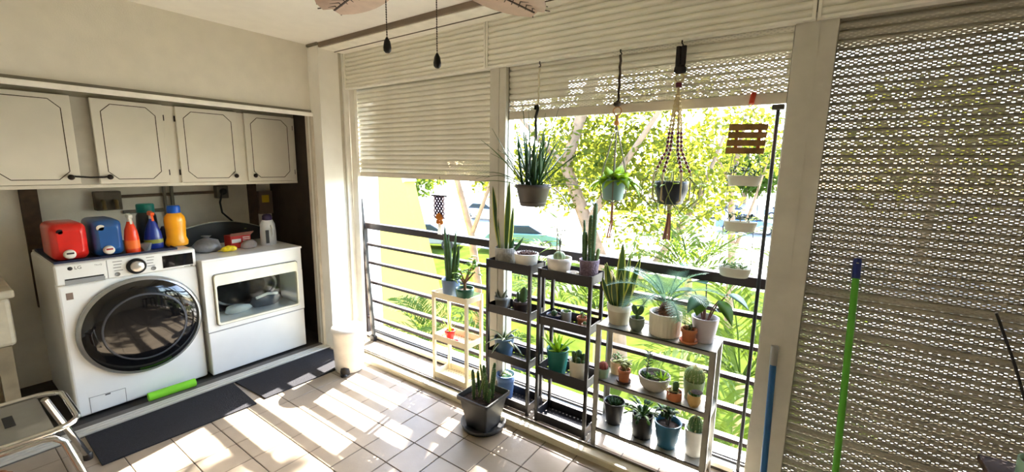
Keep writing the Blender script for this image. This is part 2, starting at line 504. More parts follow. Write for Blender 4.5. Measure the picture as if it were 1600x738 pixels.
# shutter housings: ribbed cover panels
def housing(label, x0, x1):
    r = thing('shutter_housing', label, 'shutter box', (x0, 2.17, 2.17))
    n = 8; p = 0.262 / n
    mb = MB(); S = 14
    prof = [(-0.015 * max(0.0, math.sin(math.pi * i / S)) ** 0.8 + .007, p * 1.01 * i / S) for i in range(S + 1)]
    for i in range(S):
        mb.add([(0, prof[i][0], prof[i][1]), (x1 - x0, prof[i][0], prof[i][1]), (x1 - x0, prof[i + 1][0], prof[i + 1][1]), (0, prof[i + 1][0], prof[i + 1][1])], [(0, 1, 2, 3)], 0, True)
    o = mb.build('rib_slat', house_m, r, local=True)
    o.location = (0, 0.006, 0.008)
    for k in range(1, n):
        place(o.data, 'rib_slat', r, (x0, 2.176, 2.178 + k * p))
    MB().box(x0, x1, 2.166, 2.212, 2.166, 2.177).build('bottom_edge', M('edge_light', (242, 239, 228), 0.45), r)
    MB().box(x0, x1, 2.168, 2.178, 2.434, 2.442).build('top_edge', house_m, r)
    MB().box(x0, x0 + .014, 2.163, 2.18, 2.168, 2.438).build('end_strip', house_m, r, bevel=0.002)
    MB().box(x1 - .014, x1, 2.163, 2.18, 2.168, 2.438).build('end_strip', house_m, r, bevel=0.002)
    MB().box(x0, x1, 2.29, 2.318, 2.16, 2.44).build('back_plate', alud_m, r)
    return r
housing('ribbed cream shutter box over the half closed shutter', XL + .004, -1.742)
housing('ribbed cream shutter box over the hanging plants', -1.738, -0.066)
housing('ribbed cream shutter box over the closed perforated shutter', -0.062, XR)

# ------------------------------------------------------------------ balcony railing
rl = thing('balcony_railing', 'dark brown metal balcony railing of flat horizontal bars', 'railing', (-3.2, 2.325, 0.036))
RY = 2.325
MB().box(-3.28, XR, RY - .028, RY + .028, 1.008, 1.060).build('top_rail', rail_m, rl, bevel=0.003)
for z in (0.866, 0.703, 0.524, 0.354, 0.183):
    MB().box(-3.28, XR, RY - .022, RY + .022, z - .011, z + .011).build('bar', rail_m, rl, bevel=0.002)
for x in (-3.245, -1.665, -0.06, XR - .1):
    MB().box(x - .02, x + .02, RY - .018, RY + .018, 0.036, 1.008).build('post', rail_m, rl)
lb = thing('leaning_bar', 'dark metal bar leaning beside the pillar at the end of the railing', 'bar', (-3.10, 2.268, 0.0))
MB().bar((-3.088, 2.268, 0.05), (-3.198, 2.268, 1.272), 0.018, 0.022).build('bar', black_m, lb)
MB().bar((-3.110, 2.270, 0.05), (-3.160, 2.270, 0.72), 0.020, 0.014).build('brace', M('brown_steel', (92, 78, 68), 0.5), lb)
MB().box(-3.125, -3.070, 2.250, 2.284, 0.001, 0.052).build('foot', black_m, lb)
rod = thing('shutter_lock_rod', 'dark vertical rod between the sill and the raised shutter', 'rod', (-0.168, 2.27, 0.05))
MB().tube([(-0.166, 2.27, 0.052), (-0.166, 2.27, 1.835)], 0.0085, 10).build('shaft', black_m, rod)
MB().box(-0.190, -0.142, 2.245, 2.29, 1.835, 1.857).build('top_socket', M('socket', (60, 56, 50), 0.5), rod, bevel=0.003)
MB().box(-0.186, -0.146, 2.252, 2.292, 0.036, 0.056).build('foot_plate', black_m, rod, bevel=0.002)
#@@PART2
# ------------------------------------------------------------------ outside: ground, building, trees, palms, cars
GZ = -3.2
gr = MB().box(-90, 60, 2.5, 19, GZ - .3, GZ).build('ground_lawn', M('lawn', (62, 74, 26), 0.95, var=0.3, scale=1.5, spec=0.0))
tag(gr, 'sunlit lawn below the balcony', 'lawn', kind='structure')
lot = MB().box(-90, 60, 19, 130, GZ - .3, GZ - .02).build('ground_parking', M('concrete_lot', (136, 133, 127), 0.9, var=0.08, scale=0.6))
tag(lot, 'pale sunlit parking lot beyond the trees', 'parking lot', kind='structure')
bright_slab = MB().box(0.25, 9.0, 2.6, 19.0, GZ - .1, GZ + .015).build('ground_brightener', M('brightener_concrete', (196, 191, 180), 0.9, var=0.08, scale=1.2))  # added pale slab so the closed shutter's slots show bright
tag(bright_slab, 'added pale ground driveway below the closed shutter', 'brightener', kind='structure')
for k, (x, y) in enumerate(((-30, 24), (-12, 27))):
    st = MB()
    for q in range(9):
        st.box(x + q * 2.6, x + q * 2.6 + .12, y, y + 5, GZ - .02, GZ - .012)
    so = st.build('ground_marking', M('white_line', (240, 238, 230), 0.8))
    tag(so, ('white bay lines on the lot behind the half closed shutter' if k == 0 else 'white bay lines on the lot behind the hanging planters'), 'marking', kind='structure')
# yellow neighbouring wall with a slanting edge
yw = thing('wall_neighbour', 'pale yellow neighbouring wall with a slanting edge beyond the railing', 'wall', (-9.5, 6.75, GZ), kind='structure')
MB().prism([(-13.5, GZ), (-6.22, GZ), (-7.65, 1.17), (-8.8, 4.7), (-13.5, 4.7)], 1, 6.6, 6.9).build('wall_face', M('yellow_stucco', (200, 172, 86), 0.85, var=0.03, bump=0.1), yw)
MB().bar((-7.65, 6.75, 1.17), (-8.8, 6.75, 4.7), 0.10, 0.34, up=(0, 1, 0)).build('coping', M('white_stucco', (206, 196, 160), 0.8), yw)

leafA = leafmat('leaf_yellow_green', (70, 82, 23), (112, 116, 32), tr=0.5, rough=0.65, spec=0.15)
leafB = leafmat('leaf_fresh_green', (56, 78, 25), (92, 112, 34), tr=0.45, rough=0.65, spec=0.15)
leafP = leafmat('palm_leaf', (64, 88, 28), (112, 130, 38), tr=0.5, rough=0.65, spec=0.15)
bark_m = M('bark', (132, 110, 90), 0.9, var=0.25, scale=5, bump=0.3, bscale=12)

def crown_mb(blobs, size, seed):
    """blobs: (centre, radii, number of leaves). Every leaf a small folded blade of four triangles."""
    rnd = random.Random(seed); mb = MB()
    vv, ff = [], []
    for (c, rad, n) in blobs:
        c = V(c)
        for _ in range(n):
            while True:
                q = V((rnd.uniform(-1, 1), rnd.uniform(-1, 1), rnd.uniform(-1, 1)))
                if q.length <= 1 and noise.noise(q * 2.2 + c) > -0.18: break
            p = c + V((q.x * rad[0], q.y * rad[1], q.z * rad[2]))
            d = V((rnd.gauss(0, 1), rnd.gauss(0, 1), rnd.gauss(-.3, .8))).normalized()
            s = d.cross(V((rnd.gauss(0, 1), rnd.gauss(0, 1), rnd.gauss(0, 1)))).normalized()
            nn = d.cross(s)
            L = size * rnd.uniform(.6, 1.3); w = L * rnd.uniform(.38, .55)
            o = len(vv)
            vv += [p, p + d * L * .5 + s * w * .5 + nn * w * .12, p + d * L, p + d * L * .5 - s * w * .5 + nn * w * .12, p + d * L * .5]
            ff += [(o, o + 1, o + 4), (o + 1, o + 2, o + 4), (o + 2, o + 3, o + 4), (o + 3, o, o + 4)]
    mb.add(vv, ff, 0, False)
    return mb
def tree(name, label, base, trunk, branches, blobs, size, lm, seed, r=0.16, group=None):
    t = thing(name, label, 'tree', base, group)
    n = len(trunk)
    MB().tube(trunk, [r * (1 - .55 * k / (n - 1)) for k in range(n)], 9).build('trunk', bark_m, t)
    for b in branches:
        MB().tube(b, [r * .5 * (1 - .7 * k / (len(b) - 1)) for k in range(len(b))], 6).build('branch', bark_m, t)
    o = crown_mb(blobs, size, seed).build('crown', lm, t)
    o['kind'] = 'stuff'
    return t
tree('shade_tree', 'tall leaning shade tree with bright crown right behind the hanging plants', (-3.2, 9.0, GZ),
     [(-3.2, 9.0, GZ), (-3.4, 9, -1.4), (-4.1, 8.8, .3), (-4.7, 8.8, 1.6), (-4.2, 8.8, 3.2), (-3.6, 8.7, 4.6), (-2.9, 8.6, 5.8)],
     [[(-4.1, 8.8, .3), (-3.4, 8.6, 1.4), (-2.6, 8.5, 2.6), (-2.2, 8.4, 4.0)], [(-4.7, 8.8, 1.6), (-5.6, 8.9, 2.3), (-6.6, 9, 3.2)], [(-3.4, 9, -1.4), (-2.6, 9.1, -.4), (-1.9, 9.2, .9), (-1.5, 9.1, 2.2)]],
     [((-4.6, 9.2, 1.6), (1.9, 1.0, 1.2), 2100), ((-2.6, 9.0, 1.3), (1.5, .9, 1.1), 1500), ((-3.4, 9.8, 2.8), (3.0, .9, .9), 2300), ((-3.2, 10, .2), (1.6, .9, .8), 650),
      ((-1.9, 8.5, 5.9), (1.35, .6, .75), 2600), ((-2.35, 8.5, 5.35), (.75, .4, .5), 1100), ((-3.55, 8.5, 5.95), (.75, .5, .5), 420)], .17, leafA, 11, r=.19)
tree('feathery_tree', 'slim leaning tree with loose crown behind the half closed shutter', (-7.0, 8.3, GZ),
     [(-6.9, 8.3, GZ), (-6.9, 8.3, -1.5), (-7.1, 8.3, -.2), (-7.6, 8.3, 1.2), (-8.1, 8.3, 2.6)],
     [[(-7.1, 8.3, -.2), (-6.6, 8.3, .9), (-6.2, 8.3, 2.0)], [(-7.6, 8.3, 1.2), (-8.6, 8.4, 2.0)]],
     [((-6.6, 8.8, 1.6), (1.2, .8, .9), 900), ((-8.6, 8.8, 1.7), (1.1, .8, .7), 500), ((-7.4, 9, 2.8), (2, .9, .8), 700)], .15, leafA, 12, r=.13)
tree('round_tree', 'small round tree on a thin trunk across the street', (-22.5, 20.1, GZ),
     [(-22.5, 20.1, GZ), (-22.5, 20.1, -1.5), (-22.3, 20.1, .2)], [],
     [((-22.4, 20.2, .9), (2.6, 1.6, 1.6), 1500)], .34, leafB, 13, r=.22)
tree('sparse_tree', 'pale sparse tree behind the wooden hanging planter', (-1.7, 14, GZ),
     [(-1.7, 14, GZ), (-1.8, 14, -1), (-2.0, 14, 1.2), (-1.8, 14, 3)], [[(-1.8, 14, -1), (-1.4, 14, .5), (-1.1, 14, 2)], [(-2.0, 14, 1.2), (-2.8, 14, 2.4)]],
     [((-2.0, 14.2, 2.3), (1.5, 1.2, 1.2), 1000), ((-2.9, 14.3, .6), (1.3, 1, .9), 500)], .2, leafA, 14, r=.13)
random.seed(5)
FT = ['dense street tree at the far side of the lot, left of the leaning tree', 'wide street tree at the far side of the lot behind the snake plant', 'tall street tree at the far side of the lot behind the spider plant',
      'low street tree at the far side of the lot behind the trailing basket', 'rounded street tree at the far side of the lot behind the beaded basket', 'large street tree at the far side of the lot behind the slatted planter',
      'street tree at the far side of the lot behind the closed shutter']
for k, x in enumerate((-68, -52, -38, -27, -17, -8)):
    b = (x, 62 + (k % 3) * 3, GZ)
    tree('street_tree', FT[k], b, [b, (x + .3, b[1], 0), (x, b[1], 4)], [],
         [((x, b[1], 2.4), (4.6, 2.6, 4.4), 1400), ((x + 1.5, b[1] - 2, .4), (3.0, 2, 2.4), 500)], .95, leafB if k % 2 else leafA, 30 + k, r=.4, group='street trees beyond the parking lot')

for (x, y, lab, sd) in ((5.0, 31, 'loose leafy tree by the lot, seen through the slots of the closed shutter', 51), (13.5, 34, 'loose leafy tree farther along the lot behind the closed shutter', 52)):
    tree('street_tree', lab, (x, y, GZ), [(x, y, GZ), (x + .2, y, 0), (x, y, 4)], [], [((x, y, 3.0), (4.6, 1.6, 4.2), 750)], .62, leafA, sd, r=.2, group='street trees beyond the parking lot')

# palms just below the balcony: shared frond meshes
def frond_mesh(L, droop, seed):
    rnd = random.Random(seed); mb = MB()
    p = V((0, 0, 0)); d = V((1, 0, .75)).normalized(); n = 22; pts = [p.copy()]
    dirs = [d.copy()]
    for k in range(n):
        d = (d + V((0, 0, -droop / n * (0.5 + k / n)))).normalized(); p = p + d * (L / n); pts.append(p.copy()); dirs.append(d.copy())
    mb.tube(pts, [.010 * (1 - .85 * k / n) for k in range(n + 1)], 5)
    for k in range(3, n + 1):
        t = k / n
        ll = L * .33 * math.sin(math.pi * (.12 + .82 * t)) ** .7
        for s in (-1, 1):
            dd = (dirs[k] * .75 + V((0, s * .8, .28 - .3 * t)) + V((rnd.gauss(0, .05), rnd.gauss(0, .05), rnd.gauss(0, .06)))).normalized()
            q0 = pts[k]; q1 = q0 + dd * ll * .55; q2 = q1 + (dd + V((0, 0, -.45))).normalized() * ll * .45
            w = .017; sd = dd.cross(V((0, 0, 1))).normalized() * w
            mb.add([q0, q1 - sd, q1 + sd, q2], [(0, 1, 2), (1, 3, 2)], 0, False)
    return mb
fronds = []
def palm(label, base, h, n, L, seed):
    rnd = random.Random(seed)
    t = thing('palm', label, 'palm', base, 'palms below the balcony')
    top = V(base) + V((0, 0, h))
    MB().tube([V(base), V(base) + V((.05, 0, h * .5)), top], [.09, .06, .05], 8).build('trunk', M('palm_trunk', (150, 140, 100), .8, var=.2), t)
    for k in range(n):
        a = 2 * math.pi * k / n * 1.0 + rnd.uniform(-.25, .25)
        if len(fronds) < 4:
            mb = frond_mesh(1.25, (1.1, 1.6, 2.1, 1.3)[len(fronds)], len(fronds))
            o = mb.build('frond', leafP, t, local=True)
            fronds.append(o.data)
        else:
            o = place(rnd.choice(fronds), 'frond', t, top)
        o.location = V((0, 0, h)) + V((.05 * math.cos(a), .05 * math.sin(a), 0))
        o.rotation_euler = (0, rnd.uniform(-.65, .12), a); sc = L / 1.25 * rnd.uniform(.8, 1.15); o.scale = (sc, sc, sc)
palm('feather palm below the railing behind the tall black racks', (-2.4, 5.6, GZ), 2.75, 17, 1.35, 1)
palm('feather palm below the railing behind the sago and snake plants', (-1.35, 6.4, GZ), 3.25, 17, 1.45, 2)
palm('feather palm below the railing beside the wide grey post', (-0.45, 5.2, GZ), 2.45, 17, 1.3, 3)
palm('feather palm under the yellow wall by the pillar', (-5.3, 4.95, GZ), 1.75, 15, 1.2, 4)
palm('feather palm under the slanting wall behind the white rack', (-3.9, 5.0, GZ), 1.55, 16, 1.2, 5)
palm('low feather palm at the bottom behind the metal shelf', (-1.3, 4.3, GZ), 1.5, 16, 1.15, 6)
palm('low feather palm at the bottom behind the closed shutter post', (-0.2, 4.0, GZ), 1.65, 15, 1.05, 7)
palm('feather palm below the railing in the middle of the first opening', (-4.5, 7.6, GZ), 2.2, 15, 1.4, 8)

# parked cars
def car(label, x, y, rot, rgb):
    t = thing('parked_car', label, 'car', (x, y, GZ - .02), 'cars in the parking lot')
    t.rotation_euler = (0, 0, rot)
    pm = M('car_paint_%d_%d_%d' % rgb, rgb, .25, var=.02, coat=.6)
    body = [(-2.15, .35), (-2.2, .75), (-2.0, .95), (-1.1, 1.02), (1.2, 1.0), (2.0, .85), (2.2, .6), (2.15, .35)]
    MB().prism(body, 1, -.88, .88).build('body', pm, t, bevel=.06, local=True)
    cab = [(-1.5, 1.0), (-1.0, 1.42), (.35, 1.45), (1.15, 1.0)]
    MB().prism(cab, 1, -.74, .74).build('windows', M('car_glass', (40, 48, 56), .1), t, bevel=.05, local=True)
    MB().box(-.98, .36, -.72, .72, 1.43, 1.48).build('roof', pm, t, bevel=.02, local=True)
    for wx in (-1.35, 1.35):
        for wy in (-.82, .82):
            mb = MB().prism([(wx + .33 * math.cos(a * math.pi / 8), .33 + .33 * math.sin(a * math.pi / 8)) for a in range(16)], 1, wy - .1, wy + .1)
            w = mb.build('wheel', M('tyre', (34, 34, 36), .8), t, local=True)
            sgn = 1 if wy > 0 else -1
            MB().prism([(wx + .2 * math.cos(a * math.pi / 6), .33 + .2 * math.sin(a * math.pi / 6)) for a in range(12)], 1, wy + sgn * .09, wy + sgn * .115).build('hub_cap', M('hub', (190, 190, 190), .3, metal=.6), w, local=True)
car('blue hatchback parked beside the lowest hanging trough', -3.9, 37.0, .1, (78, 108, 170))
car('silver car parked in the row behind the blue hatchback', -6.5, 46, .05, (196, 200, 206))
car('steel blue car parked farther back by the slatted planter', -1.8, 50, 0, (120, 138, 176))
car('white car parked near the far street trees', -12, 54, 0, (226, 228, 230))
car('grey car parked below the small beaded hanging', -18.2, 17.4, .5, (118, 124, 124))
car('dark green car parked beside the grey one', -13.6, 20.6, .5, (84, 118, 104))
car('white van-like car across the street from the leaning tree', -24, 30, .15, (214, 216, 220))
#@@PART3
# ------------------------------------------------------------------ laundry closet: cabinets
cab_m = M('cabinet_paint', (232, 228, 214), 0.55, var=0.04, scale=5)
groove_m = M('routed_groove', (70, 58, 42), 0.7)
knob_m = M('dark_bronze', (44, 34, 28), 0.35, metal=0.5)
cab = thing('wall_cabinet', 'long cream wall cabinet with routed doors above the washer and dryer', 'cabinet', (-4.05, 0.7, 1.39))
MB().box(-4.35, -3.825, -0.74, 2.045, 1.400, 2.02).build('carcass', M('cabinet_inner', (150, 144, 126), .7), cab)
MB().box(-4.35, -3.800, -0.74, 2.045, 1.392, 1.414).build('bottom_rail', cab_m, cab, bevel=.002)
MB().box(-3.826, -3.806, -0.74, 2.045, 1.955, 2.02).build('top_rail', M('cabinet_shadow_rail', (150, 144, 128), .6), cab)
for a, b in ((-.02, .0), (.615, .76), (1.095, 1.19), (1.565, 1.645), (2.005, 2.045)):
    MB().box(-3.826, -3.804, a, b, 1.414, 1.955).build('stile', cab_m if a > 1 else M('cabinet_stile_shaded', (190, 186, 174), .6), cab)  # left stiles greyed: shade of the door gap put into the colour
def cab_door(y0, y1, hinge, ang, knob):
    hy = y1 if hinge == 'r' else y0
    e = MB().box(-0.001, 0.018, 0 if hinge == 'l' else -(y1 - y0), (y1 - y0) if hinge == 'l' else 0, 1.417, 1.957)
    d = e.build('door', cab_m, None, bevel=.003)
    d.parent = cab; d.location = V((-3.803, hy, 0)) - wloc(cab); d.rotation_euler = (0, 0, ang)
    W = y1 - y0; o = 0 if hinge == 'l' else -W
    m, z0, z1, c = .045, 1.447, 1.927, .045
    pts = []
    def corner(cy, cz, sy, sz):
        # clipped concave corner: step, hollow, step
        return [(cy, cz + sz * c * 1.1), (cy + sy * c * .35, cz + sz * c * .75), (cy + sy * c * .75, cz + sz * c * .35), (cy + sy * c * 1.1, cz)]
    ya, yb = o + m, o + W - m
    pts += corner(ya, z0, 1, 1)
    pts += list(reversed(corner(yb, z0, -1, 1)))
    pts += corner(yb, z1, -1, -1)
    pts += list(reversed(corner(ya, z1, 1, -1)))
    g = MB()
    for i in range(len(pts)):
        a, b = pts[i], pts[(i + 1) % len(pts)]
        g.bar((0.0182, a[0], a[1]), (0.0182, b[0], b[1]), .0045, .0012, up=(1, 0, 0))
    go = g.build('groove', groove_m, None); go.parent = d
    ky = (o + .045) if knob == 'l' else (o + W - .045)
    k = MB().lathe([(.006, 0), (.006, .012), (.015, .016), (.017, .022), (.012, .029), (.004, .031)], (0, 0, 0), 14).build('knob', knob_m, None)
    k.parent = d; k.rotation_euler = (0, math.pi / 2, 0); k.location = (.018, ky, 1.462)
    for hz in (1.49, 1.87):
        hh = MB().box(-.004, .010, (o - .008) if hinge == 'l' else (o + W), o if hinge == 'l' else (o + W + .008), hz - .02, hz + .02).build('hinge', knob_m, None)
        hh.parent = d
    return d
cab_door(-.14, .235, 'l', 0, 'r')
cab_door(.265, .648, 'l', -.03, 'r')
cab_door(.733, 1.106, 'r', .05, 'l')
cab_door(1.180, 1.578, 'l', -.03, 'r')
cab_door(1.632, 2.018, 'r', .01, 'l')
cd = MB().tube([(-3.775, .603, 1.470), (-3.768, .625, 1.466), (-3.762, .69, 1.460), (-3.758, .75, 1.461), (-3.76, .775, 1.464)], .0055, 6).build('elastic_cord', M('black_cord', (30, 28, 26), .8))
tag(cd, 'black elastic cord stretched between two cabinet knobs', 'cord')

# ------------------------------------------------------------------ closet wall fittings
for y, w, lab in ((.475, .085, 'dark wooden stud on the closet wall behind the red jug'), (1.885, .07, 'dark wooden stud on the closet wall behind the white bottle')):
    b = MB().box(-4.35, -4.315, y - w / 2, y + w / 2, .55, 1.40).build('wall_stud', wood_m, bevel=.003)
    tag(b, lab, 'stud')
pb = thing('junction_box', 'grey electrical box with plug on the closet wall above the dryer', 'electrical box', (-4.35, 1.62, 1.30))
MB().box(-4.35, -4.27, 1.575, 1.665, 1.25, 1.36).build('box', M('grey_box', (110, 106, 96), .6), pb, bevel=.006)
MB().lathe([(.028, 0), (.030, .012), (.020, .035), (.008, .04)], (0, 0, 0), 12).build('plug', black_m, pb, local=True).rotation_euler = (0, math.pi / 2, 0)
pb.children[-1].location = (.08, 0, .01)
MB().tube([(-4.24, 1.6, 1.30), (-4.22, 1.57, 1.22), (-4.22, 1.58, 1.13), (-4.22, 1.66, 1.04), (-4.21, 1.72, .98)], .008, 7).build('cord', black_m, pb)
pb2 = thing('valve_box', 'rusty water valve box on the closet wall behind the blue jug', 'valve box', (-4.35, .86, 1.27))
MB().box(-4.35, -4.28, .79, .94, 1.20, 1.34).build('box', M('rust_box', (92, 84, 72), .7, var=.3), pb2, bevel=.006)
for y in (.83, .90):
    MB().tube([(-4.28, y, 1.27), (-4.25, y, 1.27), (-4.24, y, 1.21)], .012, 8).build('valve', M('brass_old', (120, 104, 70), .5, metal=.5), pb2)
pp = thing('water_pipe', 'grey water pipes running along the closet wall', 'pipe', (-4.34, 1.2, 1.1))
MB().tube([(-4.335, .95, 1.295), (-4.335, 1.57, 1.305)], .012, 8).build('horizontal_pipe', M('pipe_brown', (104, 86, 70), .6), pp)
MB().tube([(-4.335, .95, 1.175), (-4.335, 1.2, 1.175)], .014, 8).build('horizontal_pipe', M('pipe_grey', (112, 108, 98), .6), pp)
for y in (1.215, 1.265):
    MB().tube([(-4.325, y, 1.39), (-4.325, y, 1.12)], .013, 8).build('riser', M('pipe_grey', (112, 108, 98)), pp)
lp = thing('electrical_panel', 'small electrical panel with a yellow label in the closet corner', 'electrical box', (-4.35, 2.0, 1.2))
MB().box(-4.35, -4.30, 1.93, 2.055, 1.08, 1.30).build('cover', M('panel_brown', (112, 98, 82), .6), lp, bevel=.004)
MB().box(-4.30, -4.297, 1.955, 2.02, 1.19, 1.26).build('label', M('yellow_label', (206, 178, 40), .6), lp)

# ------------------------------------------------------------------ washing machine
ws = thing('washing_machine', 'white front-loading washing machine with large dark round door', 'washing machine', (-3.87, .775, 0))
MB().box(-4.24, -3.515, .43, 1.120, .015, .962).build('cabinet', appl_m, ws, bevel=.018, bseg=3)
MB().box(-3.54, -3.500, .43, 1.120, .015, .845).build('front_panel', appl_m, ws, bevel=.016, bseg=3)
MB().box(-3.545, -3.497, .431, 1.119, .848, .968).build('control_panel', appl_m, ws, bevel=.010, bseg=3)
MB().box(-4.24, -3.53, .44, 1.11, .955, .970).build('top_plate', appl_m, ws, bevel=.004)
for x, y in ((-4.18, .49), (-4.18, 1.06), (-3.58, .49), (-3.58, 1.06)):
    MB().lathe([(.022, 0), (.022, .018)], (x, y, 0), 10).build('foot', black_m, ws)
dr = MB().lathe([(.318, .0), (.322, .012), (.316, .026), (.306, .032), (.300, .034)], (0, 0, 0), 64, cap1=False).build('door', M('door_chrome', (168, 168, 166), .25, metal=.7), ws, local=True)
dr.rotation_euler = (0, math.pi / 2, 0); dr.location = V((-3.501, .795, .512)) - wloc(ws)
for nm, prof, mm in (('door_glass', [(.302, .030), (.292, .042), (.25, .056), (.18, .066), (.10, .071), (.0005, .073)], M('door_glass', (10, 10, 12), .06, coat=.5)),
                     ('inner_ring', [(.214, .0610), (.220, .0625), (.214, .0640), (.207, .0650)], M('ring_grey', (70, 72, 78), .2))):
    g = MB().lathe(prof, (0, 0, 0), 64, cap0=False, cap1=False).build(nm, mm, None)
    g.parent = dr
# detergent drawer
MB().box(-3.505, -3.4945, .435, .655, .850, .964).build('drawer_front', appl_m, ws, bevel=.006)
hd = MB().prism([(.468, .845), (.640, .845), (.642, .868), (.630, .882), (.468, .882)], 0, -3.4946, -3.4930)
hd.build('drawer_handle', M('handle_silver', (176, 180, 184), .25, metal=.5), ws)
MB().box(-3.4932, -3.4924, .470, .638, .874, .882).build('handle_shadow', dark_m, ws)
MB().box(-3.4965, -3.4945, .655, .658, .850, .964).build('seam', M('seam_grey', (150, 150, 148), .5), ws)
# dial
dl = MB().lathe([(.050, 0), (.050, .012), (.046, .016)], (0, 0, 0), 36).build('dial', M('dial_black', (18, 18, 18), .3), ws, local=True)
dl.rotation_euler = (0, math.pi / 2, 0); dl.location = V((-3.497, .794, .903)) - wloc(ws)
k = MB().lathe([(.034, .012), (.034, .030), (.031, .033), (.001, .033)], (0, 0, 0), 36).build('dial_knob', M('dial_silver', (206, 202, 194), .25, metal=.7), None); k.parent = dl
# display
MB().box(-3.4985, -3.4955, .930, 1.100, .862, .944).build('display', M('display_black', (8, 8, 10), .08, coat=.5), ws)
ink = M('panel_ink', (120, 120, 118), .6)
for k in range(5):
    z = .948 - k * .019
    for y, w in ((.706, .045), (.868, .042)):
        if k == 4: continue
        MB().box(-3.4972, -3.4962, y - w / 2 + (k % 2) * .003, y + w / 2 - (k % 3) * .004, z - .002, z + .002).build('program_mark', ink, ws)
for y, z in ((.700, .868), (.880, .872)):
    b = MB().lathe([(.013, 0), (.013, .0025), (.0105, .0025), (.0105, .001), (.001, .001)], (0, 0, 0), 20).build('button', M('button_grey', (130, 130, 128), .4), ws, local=True)
    b.rotation_euler = (0, math.pi / 2, 0); b.location = V((-3.4968, y, z)) - wloc(ws)
RT = (math.pi / 2, 0, math.pi / 2)
lg = M('logo_grey', (44, 42, 44), .5)
text('LG', .026, (-3.4942, .530, .942), RT, lg, ws, align='CENTER')
b = MB().lathe([(.011, 0), (.011, .001), (.001, .0012)], (0, 0, 0), 20).build('logo_disc', lg, ws, local=True)
b.rotation_euler = (0, math.pi / 2, 0); b.location = V((-3.4945, .497, .942)) - wloc(ws)
text('ThinQ', .013, (-3.4942, .618, .944), RT, ink, ws)
MB().box(-3.4972, -3.4962, 1.045, 1.075, .8515, .8545).build('program_mark', ink, ws)
MB().box(-3.4972, -3.4962, 1.082, 1.096, .850, .857).build('program_mark', ink, ws)
MB().box(-3.5005, -3.4990, .464, .494, .757, .798).build('sticker', M('sticker_brown', (126, 108, 96), .5), ws)
MB().box(-3.5003, -3.4992, .466, .492, .783, .787).build('sticker_line', M('sticker_pale', (196, 186, 176), .5), ws)
fo = MB()
for a, b in (((.493, .022), (.493, .125)), ((.493, .125), (.662, .118)), ((.662, .118), (.660, .022)), ((.660, .022), (.493, .022))):
    fo.bar((-3.4996, a[0], a[1]), (-3.4996, b[0], b[1]), .0025, .001, up=(1, 0, 0))
fo.build('filter_flap_line', ink, ws)
MB().box(-3.5000, -3.4985, .565, .590, .110, .118).build('filter_notch', M('notch', (90, 90, 90), .5), ws)
ns = MB().tube([(-3.428, .752, .034), (-3.424, .88, .034), (-3.418, 1.012, .034)], .028, 14).build('foam_strip', M('lime_foam', (132, 214, 48), .8, var=.06))
tag(ns, 'lime green foam tube lying against the bottom of the washing machine', 'foam tube')

# ------------------------------------------------------------------ dryer
dy = thing('clothes_dryer', 'white clothes dryer with a wide window in its door', 'dryer', (-3.8, 1.49, 0))
DX = -3.462
MB().box(-4.16, -3.74, 1.137, 1.850, .015, .866).build('cabinet', appl_m, dy, bevel=.006)
MB().box(-3.745, DX, 1.137, 1.850, .345, .400).build('front_rail', appl_m, dy)
MB().box(-3.745, DX, 1.137, 1.850, .680, .866).build('front_top', appl_m, dy, bevel=.004)
MB().box(-3.745, DX, 1.137, 1.212, .398, .682).build('front_side', appl_m, dy)
MB().box(-3.745, DX, 1.795, 1.850, .398, .682).build('front_side', appl_m, dy)
MB().box(-3.745, DX - .002, 1.139, 1.848, .015, .338).build('lower_panel', appl_m, dy, bevel=.006)
MB().box(-4.16, DX + .012, 1.132, 1.855, .866, .884).build('top_plate', appl_m, dy, bevel=.006)
MB().box(-3.70, DX + .0015, 1.140, 1.846, .338, .346).build('seam', M('seam_grey', (150, 150, 148)), dy)
# door frame
df = MB()
df.loft([[V((DX + .016, p.x, p.y)) for p in rrect(1.502, .574, .606, .376, .018, 0)], [V((DX + .016, p.x, p.y)) for p in rrect(1.502, .542, .585, .284, .012, 0)]], False, False, smooth=False)
df.loft([[V((DX, p.x, p.y)) for p in rrect(1.502, .574, .612, .380, .020, 0)], [V((DX + .016, p.x, p.y)) for p in rrect(1.502, .574, .606, .376, .018, 0)]], False, False)
df.loft([[V((DX + .016, p.x, p.y)) for p in rrect(1.502, .542, .585, .284, .012, 0)], [V((DX - .01, p.x, p.y)) for p in rrect(1.502, .542, .575, .276, .012, 0)]], False, False)
dd = df.build('door', M('dryer_door', (240, 236, 214), .3, coat=.3), dy)
do = MB()
for i, pts in enumerate((rrect(1.502, .574, .618, .386, .021, 0), )):
    for a, b in zip(pts, pts[1:] + pts[:1]):
        do.bar((DX + .001, a.x, a.y), (DX + .001, b.x, b.y), .004, .002, up=(1, 0, 0))
g = do.build('door_seam', M('seam_dark', (84, 82, 76), .6), dd)
glass = M('clear_glass', (225, 232, 232), .03, trans=1.0, var=0, ior=1.2)
MB().box(DX + .002, DX + .006, 1.213, 1.792, .402, .680).build('window', glass, dd)
